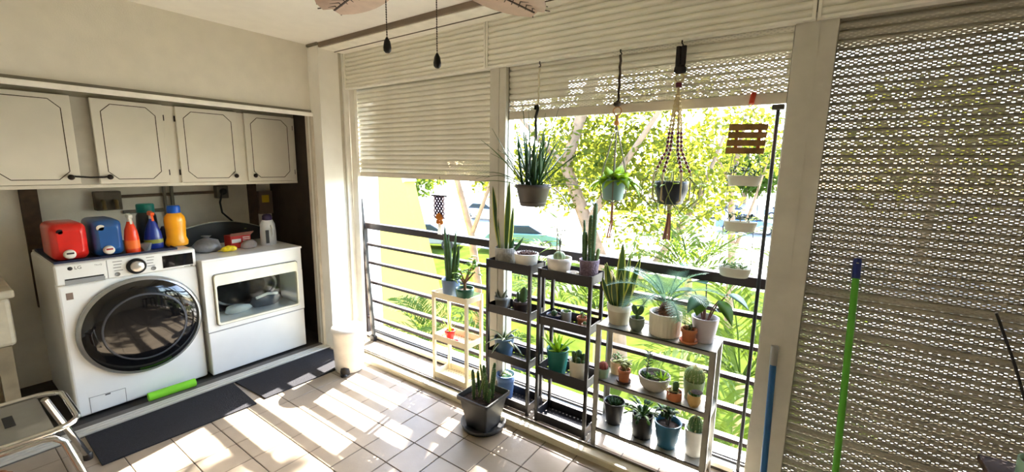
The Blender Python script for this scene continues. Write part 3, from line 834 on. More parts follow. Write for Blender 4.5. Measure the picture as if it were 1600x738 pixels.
# drum cavity
MB().box(-3.742, -3.738, 1.20, 1.81, .39, .69).build('back_wall', M('cavity_grey', (74, 76, 80), .4, metal=.3), dy)
drm = MB().lathe([(.235, 0), (.245, .05), (.245, .05), (.225, .05)], (0, 0, 0), 40, cap0=False, cap1=False).build('drum_rim', M('drum_grey', (150, 152, 154), .3, metal=.6), dy, local=True)
drm.rotation_euler = (0, math.pi / 2, 0); drm.location = V((-3.735, 1.50, .56)) - wloc(dy); drm.scale = (.56, 1, 1)
dk = MB().lathe([(.22, 0), (.001, .004)], (0, 0, 0), 40, cap0=False).build('drum_dark', dark_m, dy, local=True)
dk.rotation_euler = (0, math.pi / 2, 0); dk.location = V((-3.734, 1.46, .56)) - wloc(dy); dk.scale = (.55, .95, 1)
MB().lathe([(.04, 0), (.055, .02), (.045, .045), (.02, .055)], (-3.62, 1.40, .402), 14, sx=1.2, sy=1.7, wob=.3).build('towel', M('towel_white', (236, 236, 226), .9), dy)
MB().lathe([(.05, 0), (.065, .03), (.05, .07), (.02, .08)], (-3.64, 1.62, .402), 14, sx=1.1, sy=1.9, wob=.3).build('towel', M('towel_grey', (96, 100, 108), .9), dy)
MB().tube([(-3.60, 1.53, .482), (-3.60, 1.62, .50), (-3.60, 1.70, .488)], .012, 8).build('towel', M('towel_white', (236, 236, 226)), dy)
# back console with arched top
con = []
for k in range(17):
    t = k / 16; con.append((1.15 + .69 * t, .93 + .145 * math.sin(math.pi * (.12 + .76 * t)) ** .8 - .01))
MB().prism([(1.15, .884)] + con + [(1.84, .884)], 0, -4.13, -4.09).build('console', M('console_dark', (34, 34, 34), .35), dy)
ce = MB()
for a, b in zip(con, con[1:]):
    ce.bar((-4.105, a[0], a[1]), (-4.105, b[0], b[1]), .010, .012, up=(1, 0, 0))
ce.build('console_edge', alu_m, dy)
text('**', .02, (-4.088, 1.70, .985), RT, M('console_mark', (190, 200, 110), .5), dy)

# ------------------------------------------------------------------ things on the washer
tray = thing('drip_tray', 'dark navy tray under the detergents on the washing machine', 'tray', (-3.8, .74, .970))
MB().box(-4.16, -3.535, .442, 1.03, .9705, .976).build('tray_floor', M('navy_plastic', (30, 34, 62), .5), tray)
for a in ((-3.541, -3.535, .442, 1.03), (-4.16, -4.154, .442, 1.03), (-4.154, -3.541, .442, .448), (-4.154, -3.541, 1.024, 1.03)):
    MB().box(*a, .976, .984).build('rim', M('navy_plastic', (30, 34, 62)), tray)
TZ = .9765
def jug(label, y0, y1, h, mm, capm, holem, hole):
    t = thing('detergent_jug', label, 'detergent', (-3.72, (y0 + y1) / 2, TZ))
    rings = []
    cy, cz, W, H = (y0 + y1) / 2, TZ + h / 2, y1 - y0, h
    for x, s in ((-3.90, .55), (-3.885, .86), (-3.84, .98), (-3.70, 1.0), (-3.60, .985), (-3.575, .90), (-3.562, .62)):
        rings.append([V((x, p.x, p.y)) for p in rrect(cy, cz + (0 if s > .9 else 0), W * s, H * s, min(W, H) * .22 * s, 0)])
    b = MB().loft(rings, True, True); b.build('body', mm, t)
    s = MB().lathe([(.026, 0), (.028, .012), (.026, .028), (.018, .034), (.001, .034)], (0, 0, 0), 20).build('spout', capm, t, local=True)
    s.rotation_euler = (0, math.pi / 2, 0); s.location = V((-3.572, cy - W * .06, TZ + .040)) - wloc(t)
    MB().box(-3.541, -3.5365, cy - W * .06 - .016, cy - W * .06 + .016, TZ + .042, TZ + .052).build('spout_slot', holem, t)
    v = MB().lathe([(hole, 0), (hole, .006), (hole * .7, .008), (.001, .008)], (0, 0, 0), 20).build('vent_cap', holem if holem.name != 'red_slot' else capm, t, local=True)
    v.rotation_euler = (0, math.pi / 2, 0); v.location = V((-3.570, cy - W * .22, TZ + h * .78)) - wloc(t)
    MB().prism([(cy - W * .02, TZ + h * .48), (cy + W * .34, TZ + h * .52), (cy + W * .34, TZ + h * .56), (cy, TZ + h * .54)], 0, -3.58, -3.5655).build('grip', mm, t)
jug('large red detergent jug lying beside the blue jug on the washer', .444, .606, .222, M('red_plastic', (212, 34, 26), .3, coat=.4), M('cap_white', (226, 222, 212), .4), M('dark_cap', (40, 18, 30), .5), .017)
jug('blue detergent jug with a white sticker and spout on the washer', .626, .768, .228, M('blue_plastic', (34, 84, 148), .3, coat=.4), M('cap_white', (226, 222, 212)), M('red_slot', (150, 40, 40), .5), .021)

def bottle(name, label, x, y, prof, mm, seg=20, sx=1, sy=1):
    t = thing(name, label, 'bottle', (x, y, TZ))
    MB().lathe(prof, (x, y, TZ), seg, sx=sx, sy=sy).build('body', mm, t)
    return t
def trigger(t, x, y, z, neck, head):
    MB().lathe([(.013, 0), (.013, .022)], (x, y, z), 12).build('neck', neck, t)
    hm = MB()
    hm.prism([(x - .035, z + .022), (x + .028, z + .022), (x + .040, z + .034), (x + .040, z + .044), (x - .020, z + .052), (x - .040, z + .040)], 1, y - .011, y + .011)
    hm.build('spray_head', head, t, bevel=.003)
    MB().bar((x + .022, y, z + .022), (x + .034, y, z - .014), .012, .006).build('trigger', head, t)
t = bottle('spray_bottle', 'orange red spray bottle with a white trigger beside the blue jug', -3.585, .809, [(.036, 0), (.038, .008), (.038, .10), (.032, .15), (.018, .192), (.015, .205)], M('orange_red_plastic', (226, 62, 22), .3, coat=.3))
trigger(t, -3.585, .809, TZ + .205, M('cap_white', (226, 222, 212)), M('trigger_white', (226, 226, 218), .4))
MB().lathe([(.0385, .03), (.0385, .085)], (-3.585, .809, TZ), 20, cap0=False, cap1=False).build('label', M('orange_label', (238, 110, 40), .5), t)
t = thing('measuring_cup', 'small clear plastic cup in front of the blue spray bottle', 'cup', (-3.60, .877, TZ))
MB().lathe([(.024, 0), (.036, .050), (.0375, .050), (.0335, .049), (.022, .003), (.001, .003)], (-3.60, .877, TZ), 20, cap1=False).build('bowl', M('clear_plastic', (214, 216, 216), .15, trans=.75, ior=1.2), t)
t = bottle('spray_bottle', 'blue spray bottle with an orange trigger behind the clear cup', -3.68, .945, [(.050, 0), (.053, .01), (.053, .05), (.046, .11), (.028, .165), (.014, .195), (.013, .203)], M('deep_blue_plastic', (24, 48, 138), .3, coat=.3), sx=.7)
trigger(t, -3.68, .945, TZ + .203, M('cap_white', (226, 222, 212)), M('trigger_orange', (236, 96, 38), .4))
MB().lathe([(.0535, .035), (.0535, .062)], (-3.68, .945, TZ), 20, sx=.71, cap0=False, cap1=False).build('label', M('green_gold_label', (150, 150, 60), .5), t)
t = bottle('softener_bottle', 'dark bottle with a teal cap behind the blue spray bottle', -3.86, .965, [(.055, 0), (.06, .01), (.06, .15), (.056, .21), (.044, .235)], M('dark_green_plastic', (28, 34, 38), .3))
MB().lathe([(.048, .233), (.05, .24), (.05, .285), (.046, .292), (.001, .292)], (-3.86, .965, TZ), 24, ribs=24, ribd=.02).build('cap', M('teal_cap', (18, 120, 112), .4), t)
t = bottle('detergent_bottle', 'yellow orange detergent bottle with a blue cap at the washer edge', -3.68, 1.075, [(.060, 0), (.066, .006), (.068, .03), (.058, .06), (.060, .12), (.064, .17), (.060, .205), (.042, .228), (.036, .235)], M('amber_plastic', (246, 166, 22), .3, coat=.4), seg=28, sx=.7)
MB().lathe([(.037, .233), (.038, .236), (.038, .275), (.034, .284), (.001, .284)], (-3.68, 1.075, TZ), 24, ribs=24, ribd=.025).build('cap', M('blue_cap', (20, 84, 186), .35), t)
t = bottle('softener_bottle', 'dark navy bottle between the blue spray and the yellow bottle', -3.80, 1.042, [(.030, 0), (.032, .008), (.032, .09), (.018, .12), (.014, .13)], M('navy_bottle', (24, 26, 60), .4))
# things on the dryer
DZ = .8845
t = thing('plastic_bag', 'crumpled grey plastic bag on the dryer beside the yellow bottle', 'bag', (-3.78, 1.29, DZ))
MB().lathe([(.055, 0), (.085, .012), (.088, .05), (.066, .085), (.03, .10), (.012, .105)], (-3.78, 1.29, DZ), 22, sy=1.05, wob=.28).build('bag_body', M('grey_film', (128, 126, 126), .3, var=.3, scale=20, bump=.5, bscale=30), t)
MB().lathe([(.012, .098), (.02, .112), (.03, .122)], (-3.78, 1.29, DZ), 14, wob=.5).build('bag_knot', M('grey_film', (128, 126, 126)), t)
t = thing('snack_bag', 'shiny yellow snack bag lying on the dryer top', 'bag', (-3.64, 1.39, DZ))
pts = [(-3.655, 1.335, DZ + .016), (-3.65, 1.35, DZ + .021), (-3.645, 1.385, DZ + .026), (-3.638, 1.42, DZ + .023), (-3.63, 1.437, DZ + .018)]
MB().tube(pts, [.008, .019, .024, .021, .010], 14, flat=.95).build('bag_body', M('yellow_foil', (240, 208, 36), .3, var=.35, scale=40, bump=.4, bscale=60), t)
MB().bar((-3.662, 1.318, DZ + .012), (-3.655, 1.336, DZ + .016), .03, .004).build('bag_seal', M('yellow_foil', (240, 208, 36)), t)
t = thing('snack_box', 'torn red and white cardboard box on the dryer', 'box', (-3.80, 1.50, DZ))
rb = M('red_card', (192, 44, 36), .6, var=.12)
MB().box(-3.86, -3.74, 1.44, 1.59, DZ, DZ + .10).build('carton', rb, t, bevel=.002)
MB().add([(-3.74, 1.44, DZ + .10), (-3.74, 1.59, DZ + .10), (-3.70, 1.60, DZ + .130), (-3.70, 1.43, DZ + .125)], [(0, 1, 2, 3)]).add([(-3.742, 1.44, DZ + .103), (-3.742, 1.59, DZ + .103), (-3.702, 1.60, DZ + .133), (-3.702, 1.43, DZ + .128)], [(3, 2, 1, 0)]).build('open_flap', M('card_inside', (176, 120, 100), .7), t)
MB().box(-3.7395, -3.7385, 1.448, 1.515, DZ + .045, DZ + .075).build('print_panel', M('print_white', (226, 220, 208), .6), t)
for k in range(4):
    MB().box(-3.7395, -3.7385, 1.53, 1.582, DZ + .04 + k * .014, DZ + .046 + k * .014).build('print_stripe', M('print_white', (226, 220, 208)), t)
t = thing('clear_wrapper', 'crinkled clear plastic wrapper in front of the red box', 'wrapper', (-3.70, 1.575, DZ))
MB().lathe([(.035, 0), (.05, .01), (.045, .04), (.03, .06), (.01, .068)], (-3.69, 1.55, DZ), 16, sy=1.2, wob=.35).build('film', M('wrap_film', (206, 196, 186), .15, trans=.6, var=.2, ior=1.15), t)
t = thing('white_bottle', 'white handled bottle with a dark purple cap on the dryer', 'bottle', (-3.72, 1.72, DZ))
MB().lathe([(.058, 0), (.062, .006), (.062, .11), (.058, .17), (.046, .20), (.040, .212)], (-3.72, 1.72, DZ), 26, sx=.75).build('body', M('white_plastic', (214, 214, 212), .35, var=.08), t)
MB().lathe([(.036, .210), (.038, .214), (.036, .245), (.026, .258), (.001, .262)], (-3.72, 1.72, DZ), 20).build('cap', M('purple_cap', (44, 30, 70), .4), t)
MB().box(-3.6755, -3.6735, 1.678, 1.705, DZ + .02, DZ + .13).build('label', M('black_print', (60, 58, 58), .6), t)
MB().tube([(-3.68, 1.728, DZ + .17), (-3.662, 1.73, DZ + .14), (-3.662, 1.732, DZ + .10), (-3.68, 1.73, DZ + .07)], .009, 8).build('handle', M('white_plastic', (214, 214, 212)), t)

# ------------------------------------------------------------------ utility sink at the closet's end
sk = thing('utility_sink', 'old white utility sink on wooden legs beside the washing machine', 'sink', (-3.9, -.02, 0))
sm = M('sink_white', (206, 198, 176), .5, var=.1)
MB().box(-4.20, -3.62, -.32, .262, .52, .80).build('basin', sm, sk, bevel=.02)
MB().box(-4.22, -3.60, -.34, .282, .80, .845).build('rim', sm, sk, bevel=.01)
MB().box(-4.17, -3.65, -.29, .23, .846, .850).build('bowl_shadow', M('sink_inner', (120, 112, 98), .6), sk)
for x, y in ((-4.15, -.27), (-4.15, .21), (-3.66, -.27), (-3.66, .21)):
    MB().box(x - .03, x + .03, y - .03, y + .03, 0, .52).build('leg', M('pale_leg', (150, 136, 110), .7, var=.2), sk)
MB().tube([(-4.18, .1, .85), (-4.18, .1, 1.02), (-4.10, .1, 1.05), (-4.05, .1, 1.0)], .014, 8).build('faucet', M('faucet_dark', (96, 92, 86), .4, metal=.6), sk)

# ------------------------------------------------------------------ floor mats, bin, chrome stool
for lab, q in (('long black floor mat in front of the washing machine', [(-3.256, .418), (-2.868, .412), (-2.842, 1.158), (-3.256, 1.184)]),
               ('black floor mat in front of the dryer and pillar', [(-3.256, 1.196), (-2.862, 1.222), (-2.855, 1.735), (-3.0, 1.925), (-3.256, 1.925)])):
    mt = MB().prism(q, 2, .0005, .009).build('floor_mat', M('mat_black', (34, 33, 38), .95, var=.3, scale=160, bump=.6, bscale=300), bevel=.002)
    tag(mt, lab, 'mat')
bn = thing('trash_bin', 'small white round pedal bin at the foot of the pillar', 'trash bin', (-2.80, 1.822, 0))
bw = M('bin_white', (238, 234, 226), .35)
c = (-2.80, 1.822, 0)
MB().lathe([(.100, 0.004), (.104, .01), (.116, .31), (.120, .318)], c, 36).build('body', bw, bn)
MB().lathe([(.124, .312), (.126, .326), (.118, .342), (.07, .358), (.001, .364)], c, 36).build('lid', bw, bn)
a = math.atan2(-1.822, 2.80) - .35
px_, py_ = c[0] + .098 * math.cos(a), c[1] + .098 * math.sin(a)
MB().lathe([(.034, 0), (.036, .02), (.030, .045), (.004, .055)], (px_, py_, .004), 14).build('pedal_mouth', M('bin_shadow', (46, 42, 40), .6), bn)
MB().lathe([(.024, 0), (.026, .008), (.001, .013)], (px_ + .03 * math.cos(a), py_ + .03 * math.sin(a), .002), 14, sx=1.2).build('pedal', M('pedal_black', (26, 24, 24), .4), bn)

st = thing('chrome_stool', 'chrome tube stool with a grey seat in the near corner by the sink', 'stool', (-2.78, .06, 0))
ch = M('chrome', (214, 214, 212), .12, metal=1.0, var=.02)
ring = rrect(-2.775, .045, .46, .56, .09, .425, 6)
MB().tube(ring + [ring[0], ring[1]], .0125, 10, cap=False).build('seat_ring', ch, st)
MB().loft([rrect(-2.775, .010, .425, .47, .02, .408, 4), rrect(-2.775, .010, .43, .47, .02, .420, 4)], True, True, smooth=False).build('seat', M('seat_grey', (120, 116, 104), .3, var=.08, metal=.2), st)
MB().box(-2.86, -2.74, .120, .152, .4205, .4225).build('seat_slot', M('slot_dark', (30, 28, 26), .6), st)
for (x0, y0, x1, y1) in ((-2.93, .262, -3.0, .385), (-2.93, -.14, -3.0, -.28)):
    l = MB().tube([(x0, y0, .425), (x1, y1, .02)], .0145, 12).build('leg', ch, st)
    MB().lathe([(.019, 0), (.020, .03), (.015, .036)], (x1, y1, 0), 12).build('rubber_foot', black_m, l)
l = MB().tube([(-2.50, -.31, .02), (-2.545, -.24, .36), (-2.548, -.22, .392), (-2.55, -.18, .400), (-2.55, .20, .400), (-2.547, .235, .392), (-2.54, .262, .365), (-2.50, .34, .02)], .0135, 12).build('leg', ch, st)
for y in (-.31, .34):
    MB().lathe([(.018, 0), (.019, .03), (.015, .036)], (-2.50, y, 0), 12).build('rubber_foot', black_m, l)
bs = thing('woven_basket', 'brown woven basket at the near corner beside the chrome stool', 'basket', (-2.37, -.07, 0))
MB().lathe([(.14, .002), (.155, .10), (.172, .30), (.18, .36), (.182, .372), (.172, .374), (.165, .35), (.15, .12)], (-2.37, -.07, 0), 60, cap1=False, ribs=30, ribd=.012).build('body', M('wicker_brown', (120, 78, 46), .8, var=.3, scale=70, bump=.9, bscale=80), bs)
MB().lathe([(.150, .12), (.001, .125)], (-2.37, -.07, 0), 24, cap0=False, cap1=False).build('bottom', M('wicker_brown', (120, 78, 46)), bs)
#@@PART4
# ------------------------------------------------------------------ plant racks
def rack(name, label, x0, x1, y0, y1, tops, mm, lip=.052, leg=.020):
    r = thing(name, label, 'plant rack', ((x0 + x1) / 2, (y0 + y1) / 2, 0))
    for x in (x0 + leg / 2, x1 - leg / 2):
        for y in (y0 + leg / 2, y1 - leg / 2):
            MB().box(x - leg / 2, x + leg / 2, y - leg / 2, y + leg / 2, 0, tops[0] + .002).build('leg', mm, r, bevel=.002)
    base = None
    for z in tops:
        if base is None:
            mb = MB(); a, b, c, d = x0 + .004, x1 - .004, y0 + .003, y1 - .003
            zz = tops[0]
            mb.box(a, b, c, c + .004, zz - lip, zz); mb.box(a, b, d - .004, d, zz - lip, zz)
            mb.box(a, a + .004, c, d, zz - lip, zz); mb.box(b - .004, b, c, d, zz - lip, zz)
            # perforated floor: webs around square holes
            fz_ = zz - lip
            nx, ny = 13, 5
            px, py = (b - a) / nx, (d - c) / ny
            xs = [a]; ys = [c]
            for k in range(nx): xs += [a + px * (k + .5) - .0045, a + px * (k + .5) + .0045]
            for k in range(ny): ys += [c + py * (k + .5) - .0045, c + py * (k + .5) + .0045]
            xs.append(b); ys.append(d)
            for i in range(len(xs) - 1):
                for j in range(len(ys) - 1):
                    if i % 2 == 1 and j % 2 == 1: continue
                    mb.add([(xs[i], ys[j], fz_), (xs[i + 1], ys[j], fz_), (xs[i + 1], ys[j + 1], fz_), (xs[i], ys[j + 1], fz_)], [(0, 1, 2, 3)])
            base = mb.build('tray', mm, r)
        else:
            o = bpy.data.objects.new('tray', base.data); COL.objects.link(o); o.parent = r
            o.location = (0, 0, z - tops[0])
    return r
cream_r = M('cream_plastic', (226, 214, 184), .45, var=.06)
blk_r = M('black_plastic', (30, 27, 29), .42, var=.15)
rack('plant_rack', 'slim white three-tier rack at the first window opening', -2.178, -1.842, 2.100, 2.282, (.672, .350, .058), cream_r, lip=.042, leg=.022)
rack('plant_rack', 'slim black four-tier rack beside the white rack', -1.676, -1.334, 2.100, 2.282, (.980, .682, .366, .070), blk_r)
rack('plant_rack', 'slim black four-tier rack beside the grey metal shelf', -1.282, -.936, 2.095, 2.277, (.980, .690, .366, .062), blk_r)
# grey metal shelf
gs = thing('metal_shelf', 'grey metal three-shelf unit crowded with small pots', 'shelf', (-.59, 2.18, 0))
gm = M('grey_steel', (150, 148, 140), .45, metal=.35, var=.15, scale=14)
GX0, GX1, GY0, GY1 = -.892, -.290, 2.085, 2.268
for x, sx in ((GX0, 1), (GX1, -1)):
    for y, sy in ((GY0, 1), (GY1, -1)):
        MB().box(min(x, x + sx * .028), max(x, x + sx * .028), min(y, y + sy * .003), max(y, y + sy * .003), 0, .728).box(min(x, x + sx * .003), max(x, x + sx * .003), min(y, y + sy * .028), max(y, y + sy * .028), 0, .728).build('leg', gm, gs)
for z in (.725, .410, .120):
    MB().box(GX0 + .003, GX1 - .003, GY0 + .003, GY1 - .003, z - .006, z).box(GX0 + .003, GX1 - .003, GY0 + .003, GY0 + .006, z - .024, z).box(GX0 + .003, GX1 - .003, GY1 - .006, GY1 - .003, z - .024, z).build('shelf_board', gm, gs)
for x in (GX0 + .004, GX1 - .004):
    for z in (.405, .115):
        MB().box(x - .002, x + .002, GY0, GY1, z - .03, z).build('side_brace', gm, gs)

# ------------------------------------------------------------------ pots and plants
soil_m = M('soil', (58, 44, 36), .95, var=.4, scale=60, bump=.8, bscale=80)
gsn = leafmat('sansevieria_green', (62, 92, 56), (110, 140, 60), tr=.2, scale=14, var=.35)
gye = leafmat('sansevieria_edge', (206, 204, 110), (230, 228, 120), tr=.3, var=.06)
gdk = leafmat('dark_green_leaf', (50, 84, 48), (104, 140, 56), tr=.25)
gmd = leafmat('mid_green_leaf', (84, 124, 60), (150, 186, 70), tr=.35)
gbr = leafmat('bright_green_leaf', (128, 168, 58), (200, 224, 80), tr=.5)
gbl = leafmat('blue_green_leaf', (110, 150, 132), (150, 196, 150), tr=.3)
gca = M('cactus_green', (70, 102, 58), .6, var=.2, scale=30)
gcl = M('cactus_light', (112, 138, 78), .6, var=.2, scale=30)
spn = M('spine', (226, 212, 160), .6)
brn = leafmat('brown_leaf', (98, 66, 54), (140, 90, 60), tr=.1)
ter = M('terracotta', (190, 116, 78), .75, var=.12, scale=20)
wht = M('white_ceramic', (232, 228, 216), .35, var=.06)
stem_m = M('plant_stem', (116, 104, 66), .7, var=.2)

def rt(x, y, r):            # visible half width -> radius seen from the room
    return r / .93 * y / math.hypot(x, y)
def pot(label, x, y, z, r, h, mm, name, base=.72, style='plain', saucer=None, soil=soil_m, cat='potted plant'):
    t = thing(name, label, cat, (x, y, z))
    z0 = .001
    if saucer:
        MB().lathe([(r * .95, .001), (r * 1.12, .006), (r * 1.15, .016), (r * 1.08, .016), (r * .9, .006), (.001, .005)], (x, y, z), 24, cap1=False).build('saucer', saucer, t)
        z0 = .006
    rb = r * base
    if style == 'plain': prof = [(rb, z0), (rb + (r - rb) * .5, h * .5), (r, h * .97), (r, h), (r * .90, h), (r * .86, h * .80)]
    elif style == 'rim': prof = [(rb, z0), (r * .90, h * .76), (r * .92, h * .76), (r, h * .78), (r, h), (r * .88, h), (r * .84, h * .80)]
    elif style == 'round': prof = [(rb * .9, z0), (r * .98, h * .35), (r * 1.04, h * .6), (r, h * .95), (r * .98, h), (r * .88, h), (r * .86, h * .82)]
    elif style == 'bowl': prof = [(rb, z0), (r * .88, h * .35), (r, h * .8), (r, h), (r * .93, h), (r * .88, h * .78)]
    elif style == 'cyl': prof = [(r * .93, z0), (r * .97, h * .06), (r, h * .97), (r, h), (r * .91, h), (r * .89, h * .80)]
    ribs, rd, seg = (0, 0, 28)
    if style == 'cyl' and 'ribbed' in label: ribs, rd, seg = 26, .018, 104
    if name.endswith('banded'): pass
    MB().lathe(prof, (x, y, z), seg, cap1=False, ribs=ribs, ribd=rd).build('pot', mm, t)
    if soil: MB().lathe([(r * .87, h * .80), (r * .5, h * .83), (.001, h * .85)], (x, y, z), 20, cap0=False, cap1=False).build('soil', soil, t)
    t['_top'] = z + h * .83
    return t
def top(t): return V((t.location.x, t.location.y, t['_top']))
def pol(a, b):               # direction from azimuth a and elevation b, degrees
    a, b = math.radians(a), math.radians(b)
    return V((math.cos(a) * math.cos(b), math.sin(a) * math.cos(b), math.sin(b)))
def leaves(t, specs, mats, prof='lance', thick=.003, edge=None, n=7, name='leaf', fold=.15):
    """specs: dx, dy, azimuth, elevation, length, width, droop [, roll azimuth]"""
    for s in specs:
        dx, dy, az, el, L, w, dr = s[:7]
        sd = pol(s[7], 0) if len(s) > 7 else None
        mb = MB().leaf(top(t) + V((dx, dy, -.004)), pol(az, el), L, w, dr, prof, n, thick, side=sd, edge=edge, fold=fold)
        mb.build(name, mats, t)
def columns(t, specs, mm, ribs=6, spines=True, name='stem'):
    """cactus stems: dx, dy, height, radius, lean x, lean y"""
    rnd = random.Random(int(t.location.x * 9999))
    sp = MB()
    for dx, dy, H, r, lx, ly in specs:
        b = top(t) + V((dx, dy, -.006)); n = 9
        pts = [b + V((lx * (k / n) ** 1.3, ly * (k / n) ** 1.3, H * k / n)) for k in range(n + 1)]
        pts.append(pts[-1] + V((0, 0, r * .35)))
        rs = [r * (.75 + .35 * math.sin(math.pi * (k / n) * .75)) * (1 if k < n else .75) for k in range(n + 1)] + [r * .2]
        MB().tube(pts, rs, 18, ribs=ribs, ribd=.16).build(name, mm, t)
        if spines:
            for _ in range(int(40 + H * 220)):
                k = rnd.random(); a = 2 * math.pi * rnd.randrange(ribs) / ribs + rnd.gauss(0, .06)
                q = b + V((lx * k ** 1.3, ly * k ** 1.3, H * k)); o = V((math.cos(a), math.sin(a), rnd.gauss(.2, .4))).normalized()
                q = q + V((math.cos(a), math.sin(a), 0)) * r * 1.02; s = V((0, 0, .0007))
                sp.add([q - s, q + s, q + o * .010 + V((0, 0, .002))], [(0, 1, 2)])
    if spines:
        o = sp.build('spines', spn, t); o['kind'] = 'stuff'
def ball(t, dx, dy, r, mm, ribs=14, sz=1.0, spine=.012, n=160, name='stem', sm=None):
    c = top(t) + V((dx, dy, r * sz * .72))
    prof = [(r * math.cos(math.radians(a)) + .0004, r * sz * math.sin(math.radians(a))) for a in range(-70, 91, 16)]
    MB().lathe(prof, c, ribs * 4, ribs=ribs, ribd=.07).build(name, mm, t)
    rnd = random.Random(int(c.x * 5000)); sp = MB()
    for _ in range(n):
        a = 2 * math.pi * rnd.randrange(ribs) / ribs; e = rnd.uniform(-40, 88)
        d = V((math.cos(a) * math.cos(math.radians(e)), math.sin(a) * math.cos(math.radians(e)), math.sin(math.radians(e))))
        q = c + V((d.x * r * 1.06, d.y * r * 1.06, d.z * r * sz)); o = (d + V((rnd.gauss(0, .4), rnd.gauss(0, .4), rnd.gauss(0, .4)))).normalized()
        s = o.cross(V((.3, .5, .8))).normalized() * .0009
        sp.add([q - s, q + s, q + o * spine], [(0, 1, 2)])
    if n:
        o = sp.build('spines', sm or spn, t); o['kind'] = 'stuff'
def rosette(t, n, L, w, mats, el0=20, el1=75, droop=.5, prof='lance', thick=.004, dx=0, dy=0, edge=None, name='leaf', seed=0):
    rnd = random.Random(seed + n)
    leaves(t, [(dx + rnd.uniform(-.006, .006), dy + rnd.uniform(-.006, .006), 137.5 * k + rnd.uniform(-12, 12), el0 + (el1 - el0) * k / max(1, n - 1), L * rnd.uniform(.8, 1.1) * (1 - .25 * k / n), w, droop) for k in range(n)], mats, prof, thick, edge, name=name)
def bush(t, n, spread, H, L, w, mm, prof='ovate', seed=0, stems=5, sm=None, z0=.0, droop=.6):
    """a small leafy shrub: thin stems carrying single leaves"""
    rnd = random.Random(seed); b = top(t)
    tips = []
    for k in range(stems):
        a = 2 * math.pi * k / stems + rnd.uniform(-.4, .4); rr = spread * rnd.uniform(.3, .9)
        e = b + V((math.cos(a) * rr, math.sin(a) * rr * .75, H * rnd.uniform(.7, 1.0)))
        m = b.lerp(e, .55) + V((0, 0, H * .12))
        MB().tube([b + V((math.cos(a) * .006, math.sin(a) * .006, -.004)), m, e], [.0035, .003, .0016], 6).build('stem', sm or stem_m, t)
        tips.append((b, m, e))
    for k in range(n):
        s = tips[k % stems]; u = rnd.uniform(.45, 1.0)
        p = s[0].lerp(s[1], min(1, u * 2)) if u < .5 else s[1].lerp(s[2], u * 2 - 1)
        mb = MB().leaf(p, pol(rnd.uniform(0, 360), rnd.uniform(-5, 55)), L * rnd.uniform(.7, 1.15), w * rnd.uniform(.8, 1.1), droop, prof, 6, .0018, fold=.2)
        mb.build('leaf', mm, t)

# --- white rack
t = pot('tall columnar green plant in a blue pot on the white rack', -2.074, 2.195, .631, rt(-2.074, 2.19, .088), .128, M('slate_blue', (96, 116, 150), .45), 'potted_column_plant', .8)
leaves(t, [(-.030, .0, 90, 88, .36, .040, .0, 0), (-.012, -.018, 200, 87, .43, .042, 0, 20), (.006, .012, 20, 86, .38, .042, .0, -30), (.024, -.006, 0, 85, .36, .040, 0, 10), (.038, .008, 10, 84, .30, .036, 0, 40), (-.02, .02, 150, 86, .30, .036, 0, 60), (.012, -.022, 300, 84, .34, .036, 0, -10)], [gsn, gye], 'strap', .012, None)
t = pot('jade tree with thick stems in a green bowl on the white rack', -1.915, 2.165, .631, rt(-1.887, 2.15, .080), .098, M('bottle_green', (46, 104, 84), .4), 'potted_jade_plant', .62, 'bowl')
for az, L in ((40, .15), (160, .14), (260, .12), (330, .19), (90, .2)):
    b = top(t); e = b + pol(az, 62) * L
    MB().tube([b + V((0, 0, -.005)), b + V((0, 0, .05)), e], [.011, .009, .004], 8).build('branch', M('jade_stem', (134, 96, 66), .7, var=.2), t)
    rnd = random.Random(az)
    for k in range(9):
        MB().leaf(e + V((rnd.gauss(0, .018), rnd.gauss(0, .015), rnd.gauss(0, .022))), pol(rnd.uniform(0, 360), rnd.uniform(-10, 60)), rnd.uniform(.035, .060), .030, .3, 'ovate', 5, .003).build('leaf', gbr if k % 3 == 0 else gmd, t)
t = pot('thin spider plant in a small square red pot on the white rack', -2.075, 2.180, .309, .038, .066, M('red_glaze', (214, 32, 30), .35), 'potted_spider_plant', .78, 'rim')
leaves(t, [(0, 0, a, e, L, .008, d) for a, e, L, d in ((200, 60, .20, .4), (170, 45, .22, .5), (240, 40, .18, .6), (150, 72, .17, .2), (20, 60, .16, .6), (340, 40, .15, .8), (60, 70, .15, .3), (110, 80, .18, .2), (290, 55, .13, .9))], gbr, 'strap', .001)
dh = thing('plant_dish', 'small red dish lying beside the red pot', 'dish', (-1.995, 2.15, .309))
MB().lathe([(.022, .001), (.030, .008), (.031, .014), (.027, .014), (.02, .005), (.001, .004)], (-1.998, 2.145, .309), 18, cap1=False).build('bowl', M('red_glaze', (214, 32, 30)), dh)

# --- first black rack
Z1, Z2, Z3, Z4 = .929, .631, .315, .019
t = pot('tall snake plant in a grey ribbed woven pot on the black rack', -1.592, 2.195, Z1, rt(-1.592, 2.19, .076), .125, M('grey_woven', (168, 164, 154), .7, var=.15, scale=50, bump=.8, bscale=90), 'potted_snake_plant', .94, 'cyl')
leaves(t, [(-.040, .0, 185, 80, .42, .040, -.25, 30), (.012, -.01, 80, 87, .46, .042, 0, 15), (-.012, .012, 120, 88, .32, .026, 0, -20), (.026, .012, 20, 86, .30, .028, 0, 35), (-.03, -.02, 230, 84, .16, .02, 0, 0)], [gsn, gye], 'lance', .003, 1, n=10)
leaves(t, [(.036, .0, 0, 70, .10, .03, -.2, 60), (.05, .01, 15, 48, .13, .035, -.3, 70)], gdk, 'ovate', .003)
t = pot('brown rosette succulent in a white bowl on the black rack', -1.425, 2.190, Z1, rt(-1.421, 2.19, .086), .108, wht, 'potted_succulent', .80, 'plain')
rnd = random.Random(2)
